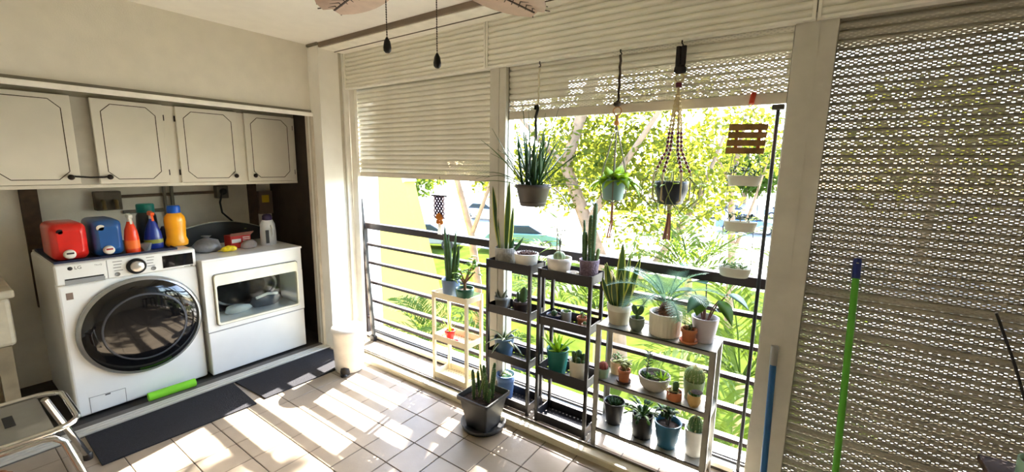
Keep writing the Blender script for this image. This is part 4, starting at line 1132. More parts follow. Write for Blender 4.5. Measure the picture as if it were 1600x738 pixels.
for k in range(11):
    a = 2 * math.pi * k / 11; rr = .045 if k % 3 else .018
    rosette(t, 6, .045, .017, brn, 25, 80, 0, 'spoon', .004, rr * math.cos(a), rr * math.sin(a), seed=k)
for (x, lab, hh) in ((-1.616, 'stubby grey-green succulent in a grey pot on the second black tray', .088),):
    t = pot(lab, x, 2.19, Z2, rt(x, 2.19, .054), hh, M('grey_pot', (150, 148, 142), .5), 'potted_succulent', .72, 'rim')
    leaves(t, [(.0, 0, 20, 60, .075, .024, 0), (-.012, 0, 170, 66, .07, .022, 0), (.012, -.005, 330, 50, .07, .022, 0), (0, .01, 100, 72, .065, .02, 0), (-.01, -.01, 240, 60, .06, .02, 0)], M('haworthia', (128, 132, 116), .6, var=.2), 'strap', .008)
t = pot('flat paddle cactus in a dark clay pot on the second black tray', -1.462, 2.19, Z2, rt(-1.457, 2.19, .057), .09, M('dark_clay', (66, 50, 46), .6), 'potted_paddle_cactus', .76, 'rim')
leaves(t, [(.014, 0, 20, 84, .115, .055, 0, 30), (-.02, .01, 150, 76, .07, .04, 0, -20)], gca, 'pad', .011)
t = pot('striped agave with arching leaves in a blue pot on the third black tray', -1.588, 2.19, Z3, rt(-1.588, 2.19, .079), .128, M('steel_blue', (82, 112, 146), .4), 'potted_agave', .76)
rosette(t, 15, .17, .026, [gdk, M('agave_margin', (216, 218, 180), .5)], 8, 70, 1.1, 'strap', .004, edge=1, seed=4)
t = pot('woolly white-spined cactus in a blue pot on the lowest black tray', -1.572, 2.19, Z4, rt(-1.581, 2.19, .076), .165, M('cornflower', (92, 122, 172), .4), 'potted_cactus', .72, 'rim')
for dx, dy, r in ((0, 0, .024), (.022, .012, .017), (-.022, .008, .018), (.004, -.024, .016), (-.012, .026, .015)):
    ball(t, dx, dy, r, gcl, 8, 1.0, .010, 70, sm=M('white_wool', (236, 232, 220), .8))

# --- second black rack
Z1, Z2, Z3, Z4 = .929, .639, .315, .011
t = pot('leafy pale green cutting in a small pot behind the marbled bowl', -1.248, 2.252, Z1, .022, .075, M('small_pot_white', (206, 200, 186), .5), 'potted_cutting', .8)
MB().tube([top(t), top(t) + V((.004, 0, .12)), top(t) + V((.0, 0, .27))], [.004, .0035, .002], 6).build('stem', stem_m, t)
for k, (hz, az, el, L) in enumerate(((.26, 30, 35, .09), (.27, 170, 40, .10), (.22, 250, 10, .08), (.17, 190, 5, .12), (.13, 160, 0, .12), (.10, 200, -10, .12), (.19, 350, 25, .09), (.12, 340, 10, .09), (.08, 180, 5, .10))):
    MB().leaf(top(t) + V((.002, 0, hz)), pol(az, el), L, .045, .5, 'ovate', 6, .0015).build('leaf', gbr, t)
t = pot('striped bulb with twisted stems in a white marbled bowl on the black rack', -1.182, 2.172, Z1, rt(-1.188, 2.19, .078), .118, M('marbled_white', (226, 218, 208), .4, var=.16, scale=9), 'potted_bulb', .66, 'bowl')
ball(t, 0, 0, .034, M('bulb_green', (120, 138, 92), .5), 9, .95, .0, 0, name='bulb')
for az, L, cur in ((80, .20, (.3, 0, 0)), (200, .17, (.5, .1, 0)), (320, .22, (-.6, 0, 0)), (30, .14, (-.3, 0, 0))):
    MB().leaf(top(t) + V((.0, 0, .045)), pol(az, 82), L, .009, 0, 'strap', 8, .003, curl=cur).build('leaf', M('twisted_stem', (118, 120, 92), .6), t)
d = thing('pebble_dish', 'small white dish of pebbles between two pots on the black rack', 'dish', (-1.08, 2.15, Z1))
MB().lathe([(.026, .001), (.036, .022), (.037, .05), (.033, .05), (.028, .03), (.001, .028)], (-1.078, 2.145, Z1), 22, cap1=False).build('bowl', wht, d)
for k in range(5):
    MB().lathe([(.002, 0), (.008, .004), (.007, .010), (.002, .012)], (-1.078 + .016 * math.cos(k * 1.26), 2.145 + .016 * math.sin(k * 1.26), Z1 + .032), 8).build('pebble', M('pebble', (190, 184, 176), .7, objvar=.2), d)
t = pot('tall ribbed column cacti in a purple textured pot on the black rack', -.998, 2.190, Z1, rt(-.993, 2.19, .058), .128, M('purple_textured', (122, 102, 118), .6, var=.15, scale=60, bump=1.0, bscale=90), 'potted_column_cactus', .84)
columns(t, [(-.030, 0, .18, .014, -.006, 0), (-.004, .008, .275, .012, .0, 0), (.020, -.002, .345, .011, .004, 0), (-.034, .012, .245, .006, -.014, 0)], gca, 5)
columns(t, [(.036, .01, .09, .009, .012, 0)], gcl, 5, True, 'offset')
t = pot('tiny round cactus in a navy bowl on the second black tray', -1.212, 2.185, Z2, rt(-1.208, 2.19, .05), .048, M('navy_glaze', (36, 44, 76), .3), 'potted_cactus', .6, 'bowl')
ball(t, 0, 0, .018, gca, 9, 1.0, .008, 60)
t = pot('tiny succulent in a pale grey cup on the second black tray', -1.146, 2.215, Z2, rt(-1.153, 2.19, .034), .072, M('cup_grey', (176, 172, 164), .5), 'potted_succulent', .85, 'cyl')
rosette(t, 9, .030, .012, gmd, 20, 80, 0, 'spoon', .004, seed=8)
t = pot('small leafy succulent in a terracotta pot on the second black tray', -1.032, 2.20, Z2, .031, .064, ter, 'potted_succulent', .72, 'rim')
bush(t, 14, .03, .045, .022, .012, gmd, 'ovate', 9, 4)
t = pot('thimble cactus in a white-rimmed clay pot at the second black tray edge', -.985, 2.140, Z2, .020, .052, M('pale_clay', (206, 172, 146), .7), 'potted_cactus', .75, 'rim')
ball(t, 0, 0, .012, gca, 8, 1.1, .006, 40)
t = pot('bright green aloe in a teal pot on the third black tray', -1.180, 2.19, Z3, rt(-1.180, 2.19, .074), .158, M('teal_glaze', (34, 112, 104), .35), 'potted_aloe', .72)
rosette(t, 13, .15, .026, gbr, 25, 80, .25, 'lance', .006, seed=6)
t = pot('clustered lumpy cactus in a cream pot on the third black tray', -1.030, 2.175, Z3, rt(-1.057, 2.17, .058), .13, M('cream_pot', (224, 214, 192), .45), 'potted_cactus', .86)
columns(t, [(0, 0, .085, .015, 0, 0), (.024, .004, .07, .013, .008, 0), (-.024, .0, .07, .013, -.01, 0), (.008, -.024, .055, .012, .004, -.01), (-.014, .022, .06, .012, -.004, .01), (.03, -.018, .04, .010, .01, -.006)], gca, 7)

# --- grey shelf, top
ZA, ZB, ZC = .726, .411, .121
t = pot('broad snake plant with yellow margins in a cream pot on the grey shelf', -.806, 2.188, ZA, rt(-.814, 2.2, .066), .110, M('oat_pot', (204, 192, 166), .5, var=.05), 'potted_snake_plant', .80, 'plain')
MB().lathe([(rt(-.814, 2.2, .066) * 1.01, .078), (rt(-.814, 2.2, .066) * 1.03, .110), (rt(-.814, 2.2, .066) * .98, .1105)], (-.806, 2.188, ZA), 28, cap0=False, cap1=False).build('glazed_rim', M('rim_pale', (226, 220, 204), .4), t)
leaves(t, [(-.004, 0, 90, 88, .36, .052, 0, 10), (.028, 0, 10, 76, .30, .040, -.1, 20), (-.028, -.01, 190, 78, .25, .045, 0, -10), (-.034, .01, 170, 70, .24, .040, -.2, 20), (.012, -.02, 280, 84, .22, .044, 0, 0), (-.012, -.022, 250, 80, .19, .042, 0, -10), (.03, -.014, 330, 72, .19, .04, 0, 15), (-.038, 0, 185, 60, .17, .036, -.4, 30), (.01, .025, 80, 80, .30, .04, 0, -25)], [gsn, gye], 'lance', .003, 1, n=9)
leaves(t, [(.036, .006, 5, 40, .12, .030, .9, 90)], gdk, 'lance', .003)
t = pot('bunny ear cactus in a small grey-green pot on the grey shelf', -.690, 2.142, ZA, rt(-.696, 2.155, .038), .068, M('sage_pot', (120, 130, 116), .5), 'potted_bunny_cactus', .78, 'round')
leaves(t, [(0, 0, 90, 88, .034, .024, 0, 0)], gca, 'pad', .008, name='pad')
leaves(t, [(-.004, 0, 170, 68, .058, .034, 0, 0), (.004, .0, 10, 66, .058, .034, 0, 0)], gca, 'pad', .006, name='pad')
for o in t.children:
    if o.name.startswith('pad') and o != [c for c in t.children if c.name.startswith('pad')][0]: o.location.z += .028
t = pot('sago palm with feathery fronds in a ribbed white pot on the grey shelf', -.555, 2.178, ZA, rt(-.559, 2.19, .076), .118, M('ribbed_white', (222, 214, 192), .45, var=.03), 'potted_sago_palm', .9, 'cyl')
tk = top(t)
MB().lathe([(.034, 0), (.038, .02), (.030, .05), (.018, .068), (.004, .074)], tk, 20, wob=.2).build('caudex', M('caudex_brown', (96, 64, 44), .9, var=.4, scale=60, bump=1.0, bscale=60), t)
rnd = random.Random(3)
for k in range(46):
    a, e = rnd.uniform(0, 360), rnd.uniform(10, 80)
    rr = .036 * math.cos(math.radians(e))
    MB().leaf(tk + V((rr * math.cos(math.radians(a)), rr * math.sin(math.radians(a)), .012 + .05 * math.sin(math.radians(e)))), pol(a, e), .022, .009, 0, 'tri', 2, .002).build('scale', M('caudex_scale', (124, 82, 56), .9, var=.3), t)
for az, el, L, dr in ((196, 50, .33, 1.4), (180, 62, .32, 1.5), (225, 42, .26, 1.5), (330, 58, .28, 1.7), (8, 55, .30, 1.5), (300, 45, .24, 1.7), (80, 66, .26, 1.1), (255, 58, .25, 1.9), (130, 60, .26, 1.3), (345, 72, .28, 1.5), (20, 40, .26, 1.5), (215, 70, .30, 1.6)):
    mb = MB(); p = tk + V((0, 0, .06)); d = pol(az, el); n = 16; pts = [p.copy()]; ds = [d.copy()]
    for k in range(n):
        d = (d + V((0, 0, -dr / n))).normalized(); p = p + d * L / n; pts.append(p.copy()); ds.append(d.copy())
    mb.tube(pts, [.0022] * len(pts), 5)
    for k in range(4, n + 1):
        ll = .085 * math.sin(math.pi * (.12 + .8 * k / n)) ** .7; s0 = ds[k].cross(V((0, 0, 1))).normalized()
        for off in (0, .5):
            for s in (-1, 1):
                q = pts[k].lerp(pts[k - 1], off); dd = (ds[k] * .8 + s0 * s + V((0, 0, .25))).normalized(); w = ds[k] * .0036
                mb.add([q - w, q + w, q + dd * ll + V((0, 0, -.006))], [(0, 1, 2)])
    mb.build('frond', gbl, t)
t = pot('small dark succulent in a terracotta pot with saucer on the grey shelf', -.427, 2.134, ZA, rt(-.424, 2.16, .036), .073, ter, 'potted_succulent', .74, 'rim', saucer=ter)
bush(t, 20, .026, .03, .022, .010, gdk, 'spoon', 3, 6)
t = pot('large-leaved philodendron in a lilac white pot on the grey shelf', -.372, 2.208, ZA, .064, .124, M('lilac_pot', (206, 196, 204), .4, var=.04), 'potted_philodendron', .74)
for az, el, L, (laz, lel, LL) in ((170, 66, .15, (185, 5, .15)), (330, 62, .14, (330, -35, .13)), (260, 74, .14, (240, -15, .13)), (20, 58, .17, (350, -10, .12)), (110, 75, .18, (150, 10, .13)), (210, 80, .12, (260, -40, .10))):
    b = top(t); e = b + pol(az, el) * L
    MB().tube([b + pol(az, 0) * .012 + V((0, 0, -.004)), b.lerp(e, .5) + V((0, 0, .01)), e], [.0045, .004, .003], 6).build('stem', M('red_stem', (104, 62, 54), .6), t)
    MB().leaf(e, pol(laz, lel), LL, .085, .7, 'ovate', 8, .002, fold=.2).build('leaf', gmd if laz in (330, 260) else gbl, t)
# --- grey shelf, middle
t = pot('red ball cactus in a tiny mint pot at the end of the middle shelf', -.858, 2.130, ZB, rt(-.855, 2.175, .034), .055, M('mint_pot', (140, 164, 136), .5), 'potted_cactus', .8)
ball(t, 0, 0, .024, M('red_cactus', (150, 74, 62), .7, var=.2), 12, 1.1, .007, 110, sm=M('pink_spine', (214, 160, 140), .6))
t = pot('trailing stonecrop in a beige pot at the back of the middle shelf', -.812, 2.222, ZB, .040, .074, M('beige_pot', (214, 188, 150), .6), 'potted_stonecrop', .82)
bush(t, 30, .05, .05, .026, .012, gmd, 'ovate', 12, 7)
t = pot('variegated leafy plant in a small terracotta pot with dark saucer', -.740, 2.140, ZB, .034, .078, ter, 'potted_variegated_plant', .74, 'rim', saucer=M('dark_saucer', (70, 44, 36), .6))
bush(t, 26, .05, .065, .046, .022, leafmat('variegated', (168, 178, 120), (210, 216, 130), tr=.4), 'ovate', 22, 6)
t = pot('wide grey bowl planted with a mix of small succulents', -.588, 2.176, ZB, .082, .078, M('stone_bowl', (172, 166, 154), .6, var=.08), 'succulent_bowl', .62, 'bowl')
rosette(t, 18, .075, .010, gbr, 15, 80, .5, 'strap', .002, .045, -.005, seed=3)
rosette(t, 14, .04, .014, gmd, 15, 80, 0, 'spoon', .004, -.02, -.03, seed=5)
MB().tube([top(t) + V((-.045, .01, 0)), top(t) + V((-.04, .01, .06)), top(t) + V((-.035, .01, .12))], [.004, .003, .002], 6).build('stem', stem_m, t)
rnd = random.Random(17)
for k in range(26):
    MB().leaf(top(t) + V((-.04, .01, .025 + .004 * k)), pol(137 * k, 25), .026, .009, 0, 'ovate', 4, .003).build('leaf', gdk, t)
rosette(t, 12, .035, .012, gdk, 15, 80, 0, 'spoon', .004, -.055, -.015, seed=7)
rosette(t, 10, .03, .012, gmd, 15, 80, 0, 'spoon', .004, .01, .03, seed=9)
t = pot('large spiny barrel cactus in a pale green pot on the middle shelf', -.396, 2.200, ZB, .052, .100, M('pale_green_pot', (140, 160, 118), .45), 'potted_barrel_cactus', .78)
ball(t, 0, 0, .047, gcl, 18, 1.05, .020, 420)
t = pot('small stubby cactus and spiky aloe in a squat terracotta pot', -.470, 2.128, ZB, .037, .046, ter, 'potted_cactus', .9, 'cyl')
columns(t, [(.004, .004, .06, .014, 0, 0)], gca, 8)
rosette(t, 11, .055, .009, M('aloe_pale', (196, 192, 138), .6), 10, 50, .2, 'lance', .003, -.022, -.006, seed=2)
t = pot('little owl-faced pot with a green rosette at the shelf corner', -.375, 2.124, ZB, .031, .062, M('owl_pot', (196, 160, 96), .5), 'owl_pot', .78, 'round')
for s in (-1, 1):
    MB().lathe([(.010, 0), (.011, .004), (.001, .007)], (0, 0, 0), 14).build('eye', M('owl_white', (226, 222, 206), .5), t, local=True).rotation_euler = (math.pi / 2, 0, .1)
    t.children[-1].location = (s * .013 + .004, -.029, .044)
    MB().lathe([(.005, 0), (.001, .003)], (0, 0, 0), 10).build('pupil', dark_m, t, local=True).rotation_euler = (math.pi / 2, 0, .1)
    t.children[-1].location = (s * .013 + .004, -.0355, .044)
    MB().lathe([(.009, 0), (.001, .02)], (-.375 + s * .022, 2.118, ZB + .058), 8).build('ear', M('owl_green', (104, 140, 104), .5), t)
rosette(t, 9, .03, .012, gmd, 20, 80, 0, 'ovate', .003, seed=1)
# --- grey shelf, bottom
bp_ = M('black_pot', (30, 28, 30), .4)
t = pot('dark curly succulent in a glossy black pot on the lowest shelf', -.805, 2.195, ZC, .062, .132, bp_, 'potted_succulent', .66)
for k in range(7):
    a = k * 2.4; rosette(t, 8, .05, .013, gdk, 15, 75, -.2, 'strap', .003, .02 * math.cos(a), .02 * math.sin(a), seed=k)
t = pot('holiday cactus with flat arching segments in a black pot', -.632, 2.170, ZC, .058, .128, bp_, 'potted_holiday_cactus', .88)
rnd = random.Random(6)
for k in range(18):
    az = 360 * k / 18 + rnd.uniform(-10, 10); p = top(t); d = pol(az, rnd.uniform(35, 75))
    mb = MB()
    for q in range(4):
        mb.leaf(p, d, .036, .020, .2, 'pad', 5, .002); p = p + d * .034; d = (d + V((0, 0, -.38))).normalized()
    mb.build('branch', gdk if k % 3 else gmd, t)
t = pot('rubbery dark-leaved plant in a teal blue pot on the lowest shelf', -.498, 2.165, ZC, .070, .138, M('teal_blue_pot', (36, 92, 122), .4), 'potted_rubbery_plant', .66)
bush(t, 34, .055, .11, .048, .030, gdk, 'ovate', 31, 7, M('dark_stem', (70, 52, 40), .7))
t = pot('upright barrel cactus in a glossy white pot on the lowest shelf', -.366, 2.178, ZC, .050, .142, M('gloss_white_pot', (220, 218, 214), .2), 'potted_cactus', .78, 'plain')
ball(t, 0, 0, .034, gca, 14, 1.6, .012, 260)

# --- square planter on the floor
pn = thing('square_planter', 'large dark grey square planter with cacti on a saucer on the floor', 'potted plant', (-1.505, 1.868, 0))
pg = M('planter_grey', (60, 60, 62), .5, var=.08)
MB().lathe([(.10, .001), (.130, .006), (.138, .034), (.132, .034), (.120, .012), (.001, .010)], (-1.505, 1.868, 0), 36, cap1=False).build('saucer', pg, pn)
pr = [(.150, .012), (.165, .06), (.205, .178), (.210, .186), (.232, .188), (.236, .196), (.236, .212), (.222, .214), (.208, .190), (.200, .180)]
MB().loft([rrect(-1.505, 1.868, w, w, .012, z, 3) for w, z in pr], True, False, smooth=False).build('pot', pg, pn)
MB().loft([rrect(-1.505, 1.868, .205, .205, .012, .182, 3), rrect(-1.505, 1.868, .10, .10, .012, .188, 3)], False, True, smooth=False).build('soil', soil_m, pn)
pn['_top'] = .186
columns(pn, [(-.050, -.03, .175, .010, -.010, 0), (-.034, -.05, .13, .010, 0, 0), (.010, .0, .16, .013, .0, 0), (.030, -.02, .13, .012, .01, 0), (.050, .02, .20, .011, .018, .0), (-.010, .03, .19, .011, -.012, 0), (.02, .045, .22, .010, .03, 0), (-.06, .03, .14, .009, -.01, 0), (.06, -.03, .09, .010, .012, 0)], gca, 4)
columns(pn, [(-.02, -.02, .16, .006, .05, 0), (-.005, .012, .20, .006, -.03, 0)], gcl, 4, True, 'young_stem')

# ------------------------------------------------------------------ hanging plants
HY = 2.187
def hook(t, x, z=2.166):
    MB().tube([(x, HY, z + .001), (x, HY, z - .012), (x + .006, HY, z - .02), (x + .004, HY, z - .03), (x - .005, HY, z - .03)], .0035, 6).build('hook', black_m, t)
t = thing('hanging_spider_plant', 'long-leaved spider plant in a dark brown hanging pot', 'hanging plant', (-1.385, HY, 1.34))
hx, pz = -1.372, 1.335
hook(t, hx + .012)
tw = [(hx + .010 + .003 * math.sin(k * 1.7), HY + .003 * math.cos(k * 1.7), 2.138 - .022 * k) for k in range(11)]
MB().tube(tw, .0045, 6).build('twine', M('pale_twine', (206, 196, 170), .8), t)
MB().tube([(hx - .012, HY, 1.90), (hx - .008, HY, 1.925), (hx + .004, HY, 1.928), (hx + .008, HY, 1.905), (hx - .006, HY, 1.86), (hx - .004, HY, 1.80), (hx, HY, 1.74)], .0085, 8).build('iron_hook', black_m, t)
pc = V((-1.385, HY, pz))
for a in (30, 150, 270):
    MB().tube([(hx, HY, 1.745), pc + pol(a, 0) * .105 + V((0, 0, .125))], .0028, 5).build('wire', black_m, t)
MB().lathe([(.070, .0), (.076, .004), (.100, .105), (.108, .108), (.109, .130), (.100, .130), (.094, .11)], pc, 32, cap1=False).build('pot', M('brown_hanger_pot', (70, 62, 54), .5, var=.06), t)
MB().lathe([(.080, .018), (.083, .021), (.082, .024)], pc, 32, cap0=False, cap1=False).build('pot_band', M('brown_hanger_pot', (70, 62, 54)), t)
MB().lathe([(.096, .108), (.001, .112)], pc, 20, cap0=False, cap1=False).build('soil', soil_m, t)
t['_top'] = pz + .11
t.location = pc; WL[t.name] = pc.copy()
for c_ in t.children: c_.location = V((0, 0, 0)) - (pc - V((-1.385, HY, 1.34)))
rnd = random.Random(14)
sp_ = [(-.02, 0, 175, 82, .52, .013, .1), (-.01, 0, 160, 84, .46, .013, .05), (.02, 0, 10, 84, .44, .012, .1), (.03, 0, 0, 76, .48, .012, .2), (0, .01, 60, 85, .42, .012, 0)]
for k in range(46):
    sp_.append((rnd.uniform(-.06, .06), rnd.uniform(-.04, .04), rnd.choice((0, 180)) + rnd.uniform(-70, 70), rnd.uniform(48, 84), rnd.uniform(.24, .42), .016, rnd.uniform(0, .6)))
sp_ += [(-.05, 0, 182, 38, .40, .018, .9), (-.05, .0, 176, 30, .44, .017, .8), (-.05, .01, 190, 20, .36, .017, .5), (.05, 0, 5, 32, .46, .018, .9), (.05, 0, 352, 22, .40, .017, .7), (.05, .0, 355, 30, .33, .017, 2.4), (-.04, 0, 200, 45, .30, .017, 1.2), (.04, -.02, 330, 50, .34, .017, 1.0), (.05, .0, 0, 48, .42, .017, .4), (.04, -.01, 345, 40, .40, .017, .3), (-.05, 0, 170, 52, .36, .017, .5)]
leaves(t, sp_, gdk, 'lance', .0022, n=9)

t = thing('hanging_pothos', 'lime green pothos in a teal pot hung by rope', 'hanging plant', (-.878, HY, 1.40))
px0, pz = -.878, 1.402
hook(t, px0)
dkr = M('dark_rope', (70, 58, 52), .8); jut = M('jute', (184, 146, 104), .85, var=.15)
MB().tube([(px0 + .004 * (k % 2), HY, 2.14 - .03 * k) for k in range(9)], .0065, 7).build('dark_cord', dkr, t)
MB().lathe([(.010, 0), (.020, .008), (.020, .02), (.008, .028)], (px0 - .002, HY, 1.885), 10, wob=.4).build('bow_knot', dkr, t)
MB().tube([(px0 + .022 * math.cos(a * math.pi / 8), HY, 1.862 + .022 * math.sin(a * math.pi / 8)) for a in range(17)], .004, 6).build('ring', jut, t)
MB().tube([(px0, HY, 1.842), (px0, HY, 1.80)], .009, 8).build('rope_neck', jut, t)
MB().lathe([(.012, 0), (.016, .010), (.012, .022)], (px0, HY, 1.79), 12).build('knot', M('knot_orange', (206, 146, 84), .8), t)
for a in (20, 110, 200, 290):
    o = pol(a, 0)
    MB().tube([(px0, HY, 1.795), V((px0, HY, 1.50)) + o * .072, V((px0, HY, 1.41)) + o * .060, (px0, HY, 1.385)], .0035, 6).build('rope', M('rope_grey', (112, 106, 92), .8) if a in (110, 290) else M('rope_grey2', (136, 132, 116), .8), t)
MB().lathe([(.050, 0), (.052, .004), (.066, .108), (.066, .112), (.060, .112), (.056, .09)], (px0, HY, pz), 28, cap1=False).build('pot', M('teal_grey_pot', (122, 158, 156), .45), t)
MB().lathe([(.059, .092), (.001, .096)], (px0, HY, pz), 18, cap0=False, cap1=False).build('soil', soil_m, t)
MB().lathe([(.006, 0), (.010, .008), (.006, .018)], (px0, HY, 1.372), 10).build('bottom_knot', jut, t)
for k in range(7):
    a = k * .9; MB().tube([(px0 + .004 * math.cos(a), HY + .004 * math.sin(a), 1.374), (px0 + .006 * math.cos(a), HY + .006 * math.sin(a), 1.28), (px0 - .012 + .012 * math.cos(a), HY + .01 * math.sin(a), 1.19)], .0022, 5).build('tassel_strand', M('tassel_rose', (176, 120, 96), .85), t)
t['_top'] = 1.505
t.location = (px0, HY, 1.505); dz = V((0, 0, 1.505 - 1.40)); WL[t.name] = V((px0, HY, 1.505))
for c_ in t.children: c_.location = -dz
rnd = random.Random(4)
leaves(t, [(rnd.uniform(-.05, .05), rnd.uniform(-.04, .04), rnd.uniform(0, 360), rnd.uniform(10, 70), rnd.uniform(.08, .12), .062, rnd.uniform(.8, 2.0)) for _ in range(34)] + [(-.05, 0, 185, 5, .12, .055, 2.2), (.05, 0, 0, 25, .13, .06, 1.6), (.04, -.03, 320, 30, .12, .06, 1.6), (-.04, -.03, 220, 20, .11, .055, 1.8), (.06, 0, 350, 10, .13, .05, 1.9)], gbr, 'ovate', .0015)

t = thing('beaded_hanging_planter', 'dark pot with trailing stems in a beaded macrame hanger', 'hanging plant', (-.578, HY, 1.395))
bx, pz = -.578, 1.398
hook(t, bx)
blkc = M('black_cloth', (36, 32, 34), .9)
MB().tube([(bx - .012, HY, 2.14), (bx - .012, HY, 2.05), (bx, HY, 2.02)], .012, 8).build('cloth_strap', blkc, t)
MB().tube([(bx + .012, HY, 2.14), (bx + .012, HY, 2.06), (bx, HY, 2.02)], .012, 8).build('cloth_strap', blkc, t)
MB().lathe([(.012, 0), (.026, .01), (.026, .03), (.012, .04)], (bx, HY, 2.015), 10, wob=.3).build('cloth_knot', blkc, t)
MB().tube([(bx + .020 * math.cos(a * math.pi / 8), HY, 1.998 + .020 * math.sin(a * math.pi / 8)) for a in range(17)], .004, 6).build('ring', M('pale_ring', (206, 190, 150), .5), t)
MB().lathe([(.014, 0), (.015, .02)], (bx, HY, 1.955), 10).build('wrap', M('wine_cord', (96, 34, 52), .7), t)
crm = M('cream_cord', (206, 190, 150), .8); wine = M('wine_bead', (98, 30, 54), .45)
bead = MB().lathe([(.001, -.008), (.007, -.005), (.0085, 0), (.007, .005), (.001, .008)], (0, 0, 0), 10)
bme = {}
for k, a in enumerate((0, 60, 120, 180, 240, 300)):
    o = pol(a + 15, 0)
    path = [V((bx, HY, 1.955)), V((bx, HY, 1.80)) + o * .022, V((bx, HY, 1.66)) + o * .034, V((bx, HY, 1.54)) + o * .086, V((bx, HY, 1.42)) + o * .086, V((bx, HY, 1.385))]
    MB().tube(path, .0045, 6).build('cord', crm, t)
    seq = [(path[0].lerp(path[1], .25 + .15 * q), 'cream') for q in range(5)] + [(path[1].lerp(path[2], q / 7), 'cream' if q < 3 else 'wine') for q in range(7)] + [(path[2].lerp(path[3], q / 6), 'wine') for q in range(6)]
    for p, cc_ in seq:
        if cc_ not in bme:
            ob_ = bead.build('bead', wine if cc_ == 'wine' else crm, t, local=True); bme[cc_] = ob_.data; ob_.location = p - wloc(t)
        else:
            place(bme[cc_], 'bead', t, p, (0, .3, a))
MB().lathe([(.052, 0), (.058, .005), (.078, .07), (.080, .105), (.078, .112), (.072, .112), (.068, .09)], (bx, HY, pz), 28, cap1=False).build('pot', M('dark_blue_pot', (38, 42, 58), .35), t)
MB().lathe([(.07, .092), (.001, .096)], (bx, HY, pz), 18, cap0=False, cap1=False).build('soil', soil_m, t)
MB().lathe([(.010, 0), (.015, .01), (.010, .024)], (bx, HY, 1.366), 10).build('bottom_knot', crm, t)
for k in range(9):
    a = k * .7; MB().tube([(bx + .006 * math.cos(a), HY + .006 * math.sin(a), 1.37), (bx + .010 * math.cos(a), HY + .01 * math.sin(a), 1.30), (bx - .006 + .018 * math.cos(a), HY + .014 * math.sin(a), 1.215)], .0026, 5).build('tassel_strand', M('tassel_rose', (176, 120, 96)) if k % 3 else M('tassel_wine', (90, 50, 50), .85), t)
rnd = random.Random(9)
vine = M('vine', (122, 130, 62), .6)
for k in range(17):
    a = 360 * k / 17 + rnd.uniform(-8, 8); o = pol(a, 0); s = pol(a + 90, 0); R_ = rnd.uniform(.11, .17)
    c0 = V((bx, HY, pz + .10)); pts = [c0 + o * .05, c0 + o * (R_ * .7) + V((0, 0, rnd.uniform(.03, .07))), c0 + o * R_ + V((0, 0, .0)), c0 + o * (R_ * .95) + s * rnd.uniform(-.03, .03) + V((0, 0, -.07)), c0 + o * (R_ * .6) + s * rnd.uniform(-.05, .05) + V((0, 0, -rnd.uniform(.10, .15))), c0 + o * (R_ * .25) + s * rnd.uniform(-.05, .05) + V((0, 0, -rnd.uniform(.08, .14)))]
    pts = [p if p.y < 2.29 else V((p.x, 2.29, p.z)) for p in pts]
    MB().tube(pts, [.0022] * 5 + [.001], 5).build('trailing_stem', vine, t)
    for q in (1, 2, 4):
        MB().leaf(pts[q], pol(a + rnd.uniform(-60, 60), rnd.uniform(-20, 30)), rnd.uniform(.02, .05), .02, .6, 'ovate', 4, .0012).build('leaf', gbr, t)

# slatted wooden hanger with three oval troughs
t = thing('slatted_hanging_planter', 'wooden slat plaque with three white oval troughs strung below it', 'hanging plant', (-.262, 2.20, 1.10))
wd = M('pallet_wood', (140, 104, 62), .75, var=.3, scale=26)
cx0 = -.268; PY = 2.205
MB().tube([(cx0 + .006, 2.222, 1.905), (cx0 + .004, 2.212, 1.885), (cx0 + .002, PY, 1.86)], .011, 8).build('red_clip', M('red_clip', (196, 66, 40), .5), t)
for s in (-1, 1):
    MB().tube([(cx0, PY, 1.865), (cx0 + s * .016, PY, 1.825), (cx0 + s * .02, PY, 1.786)], .002, 5).build('string', M('string_white', (226, 222, 210), .7), t)
for k in range(4):
    z = 1.776 - k * .0345
    MB().prism([(cx0 - .078 - k * .002, z - .026 - .003), (cx0 + .076 - k * .002, z - .022 - .009), (cx0 + .078 - k * .002, z - .006), (cx0 - .076 - k * .002, z)], 1, PY - .006, PY + .004).build('slat', wd, t)
for s in (-1, 1):
    MB().bar((cx0 + s * .045, PY + .008, 1.775), (cx0 + s * .045, PY + .008, 1.650), .014, .008, up=(0, 1, 0)).build('batten', M('rust_batten', (168, 92, 50), .7), t)
tw_ = M('trough_white', (224, 222, 208), .5)
zs_ = [1.545, 1.335, 1.118]
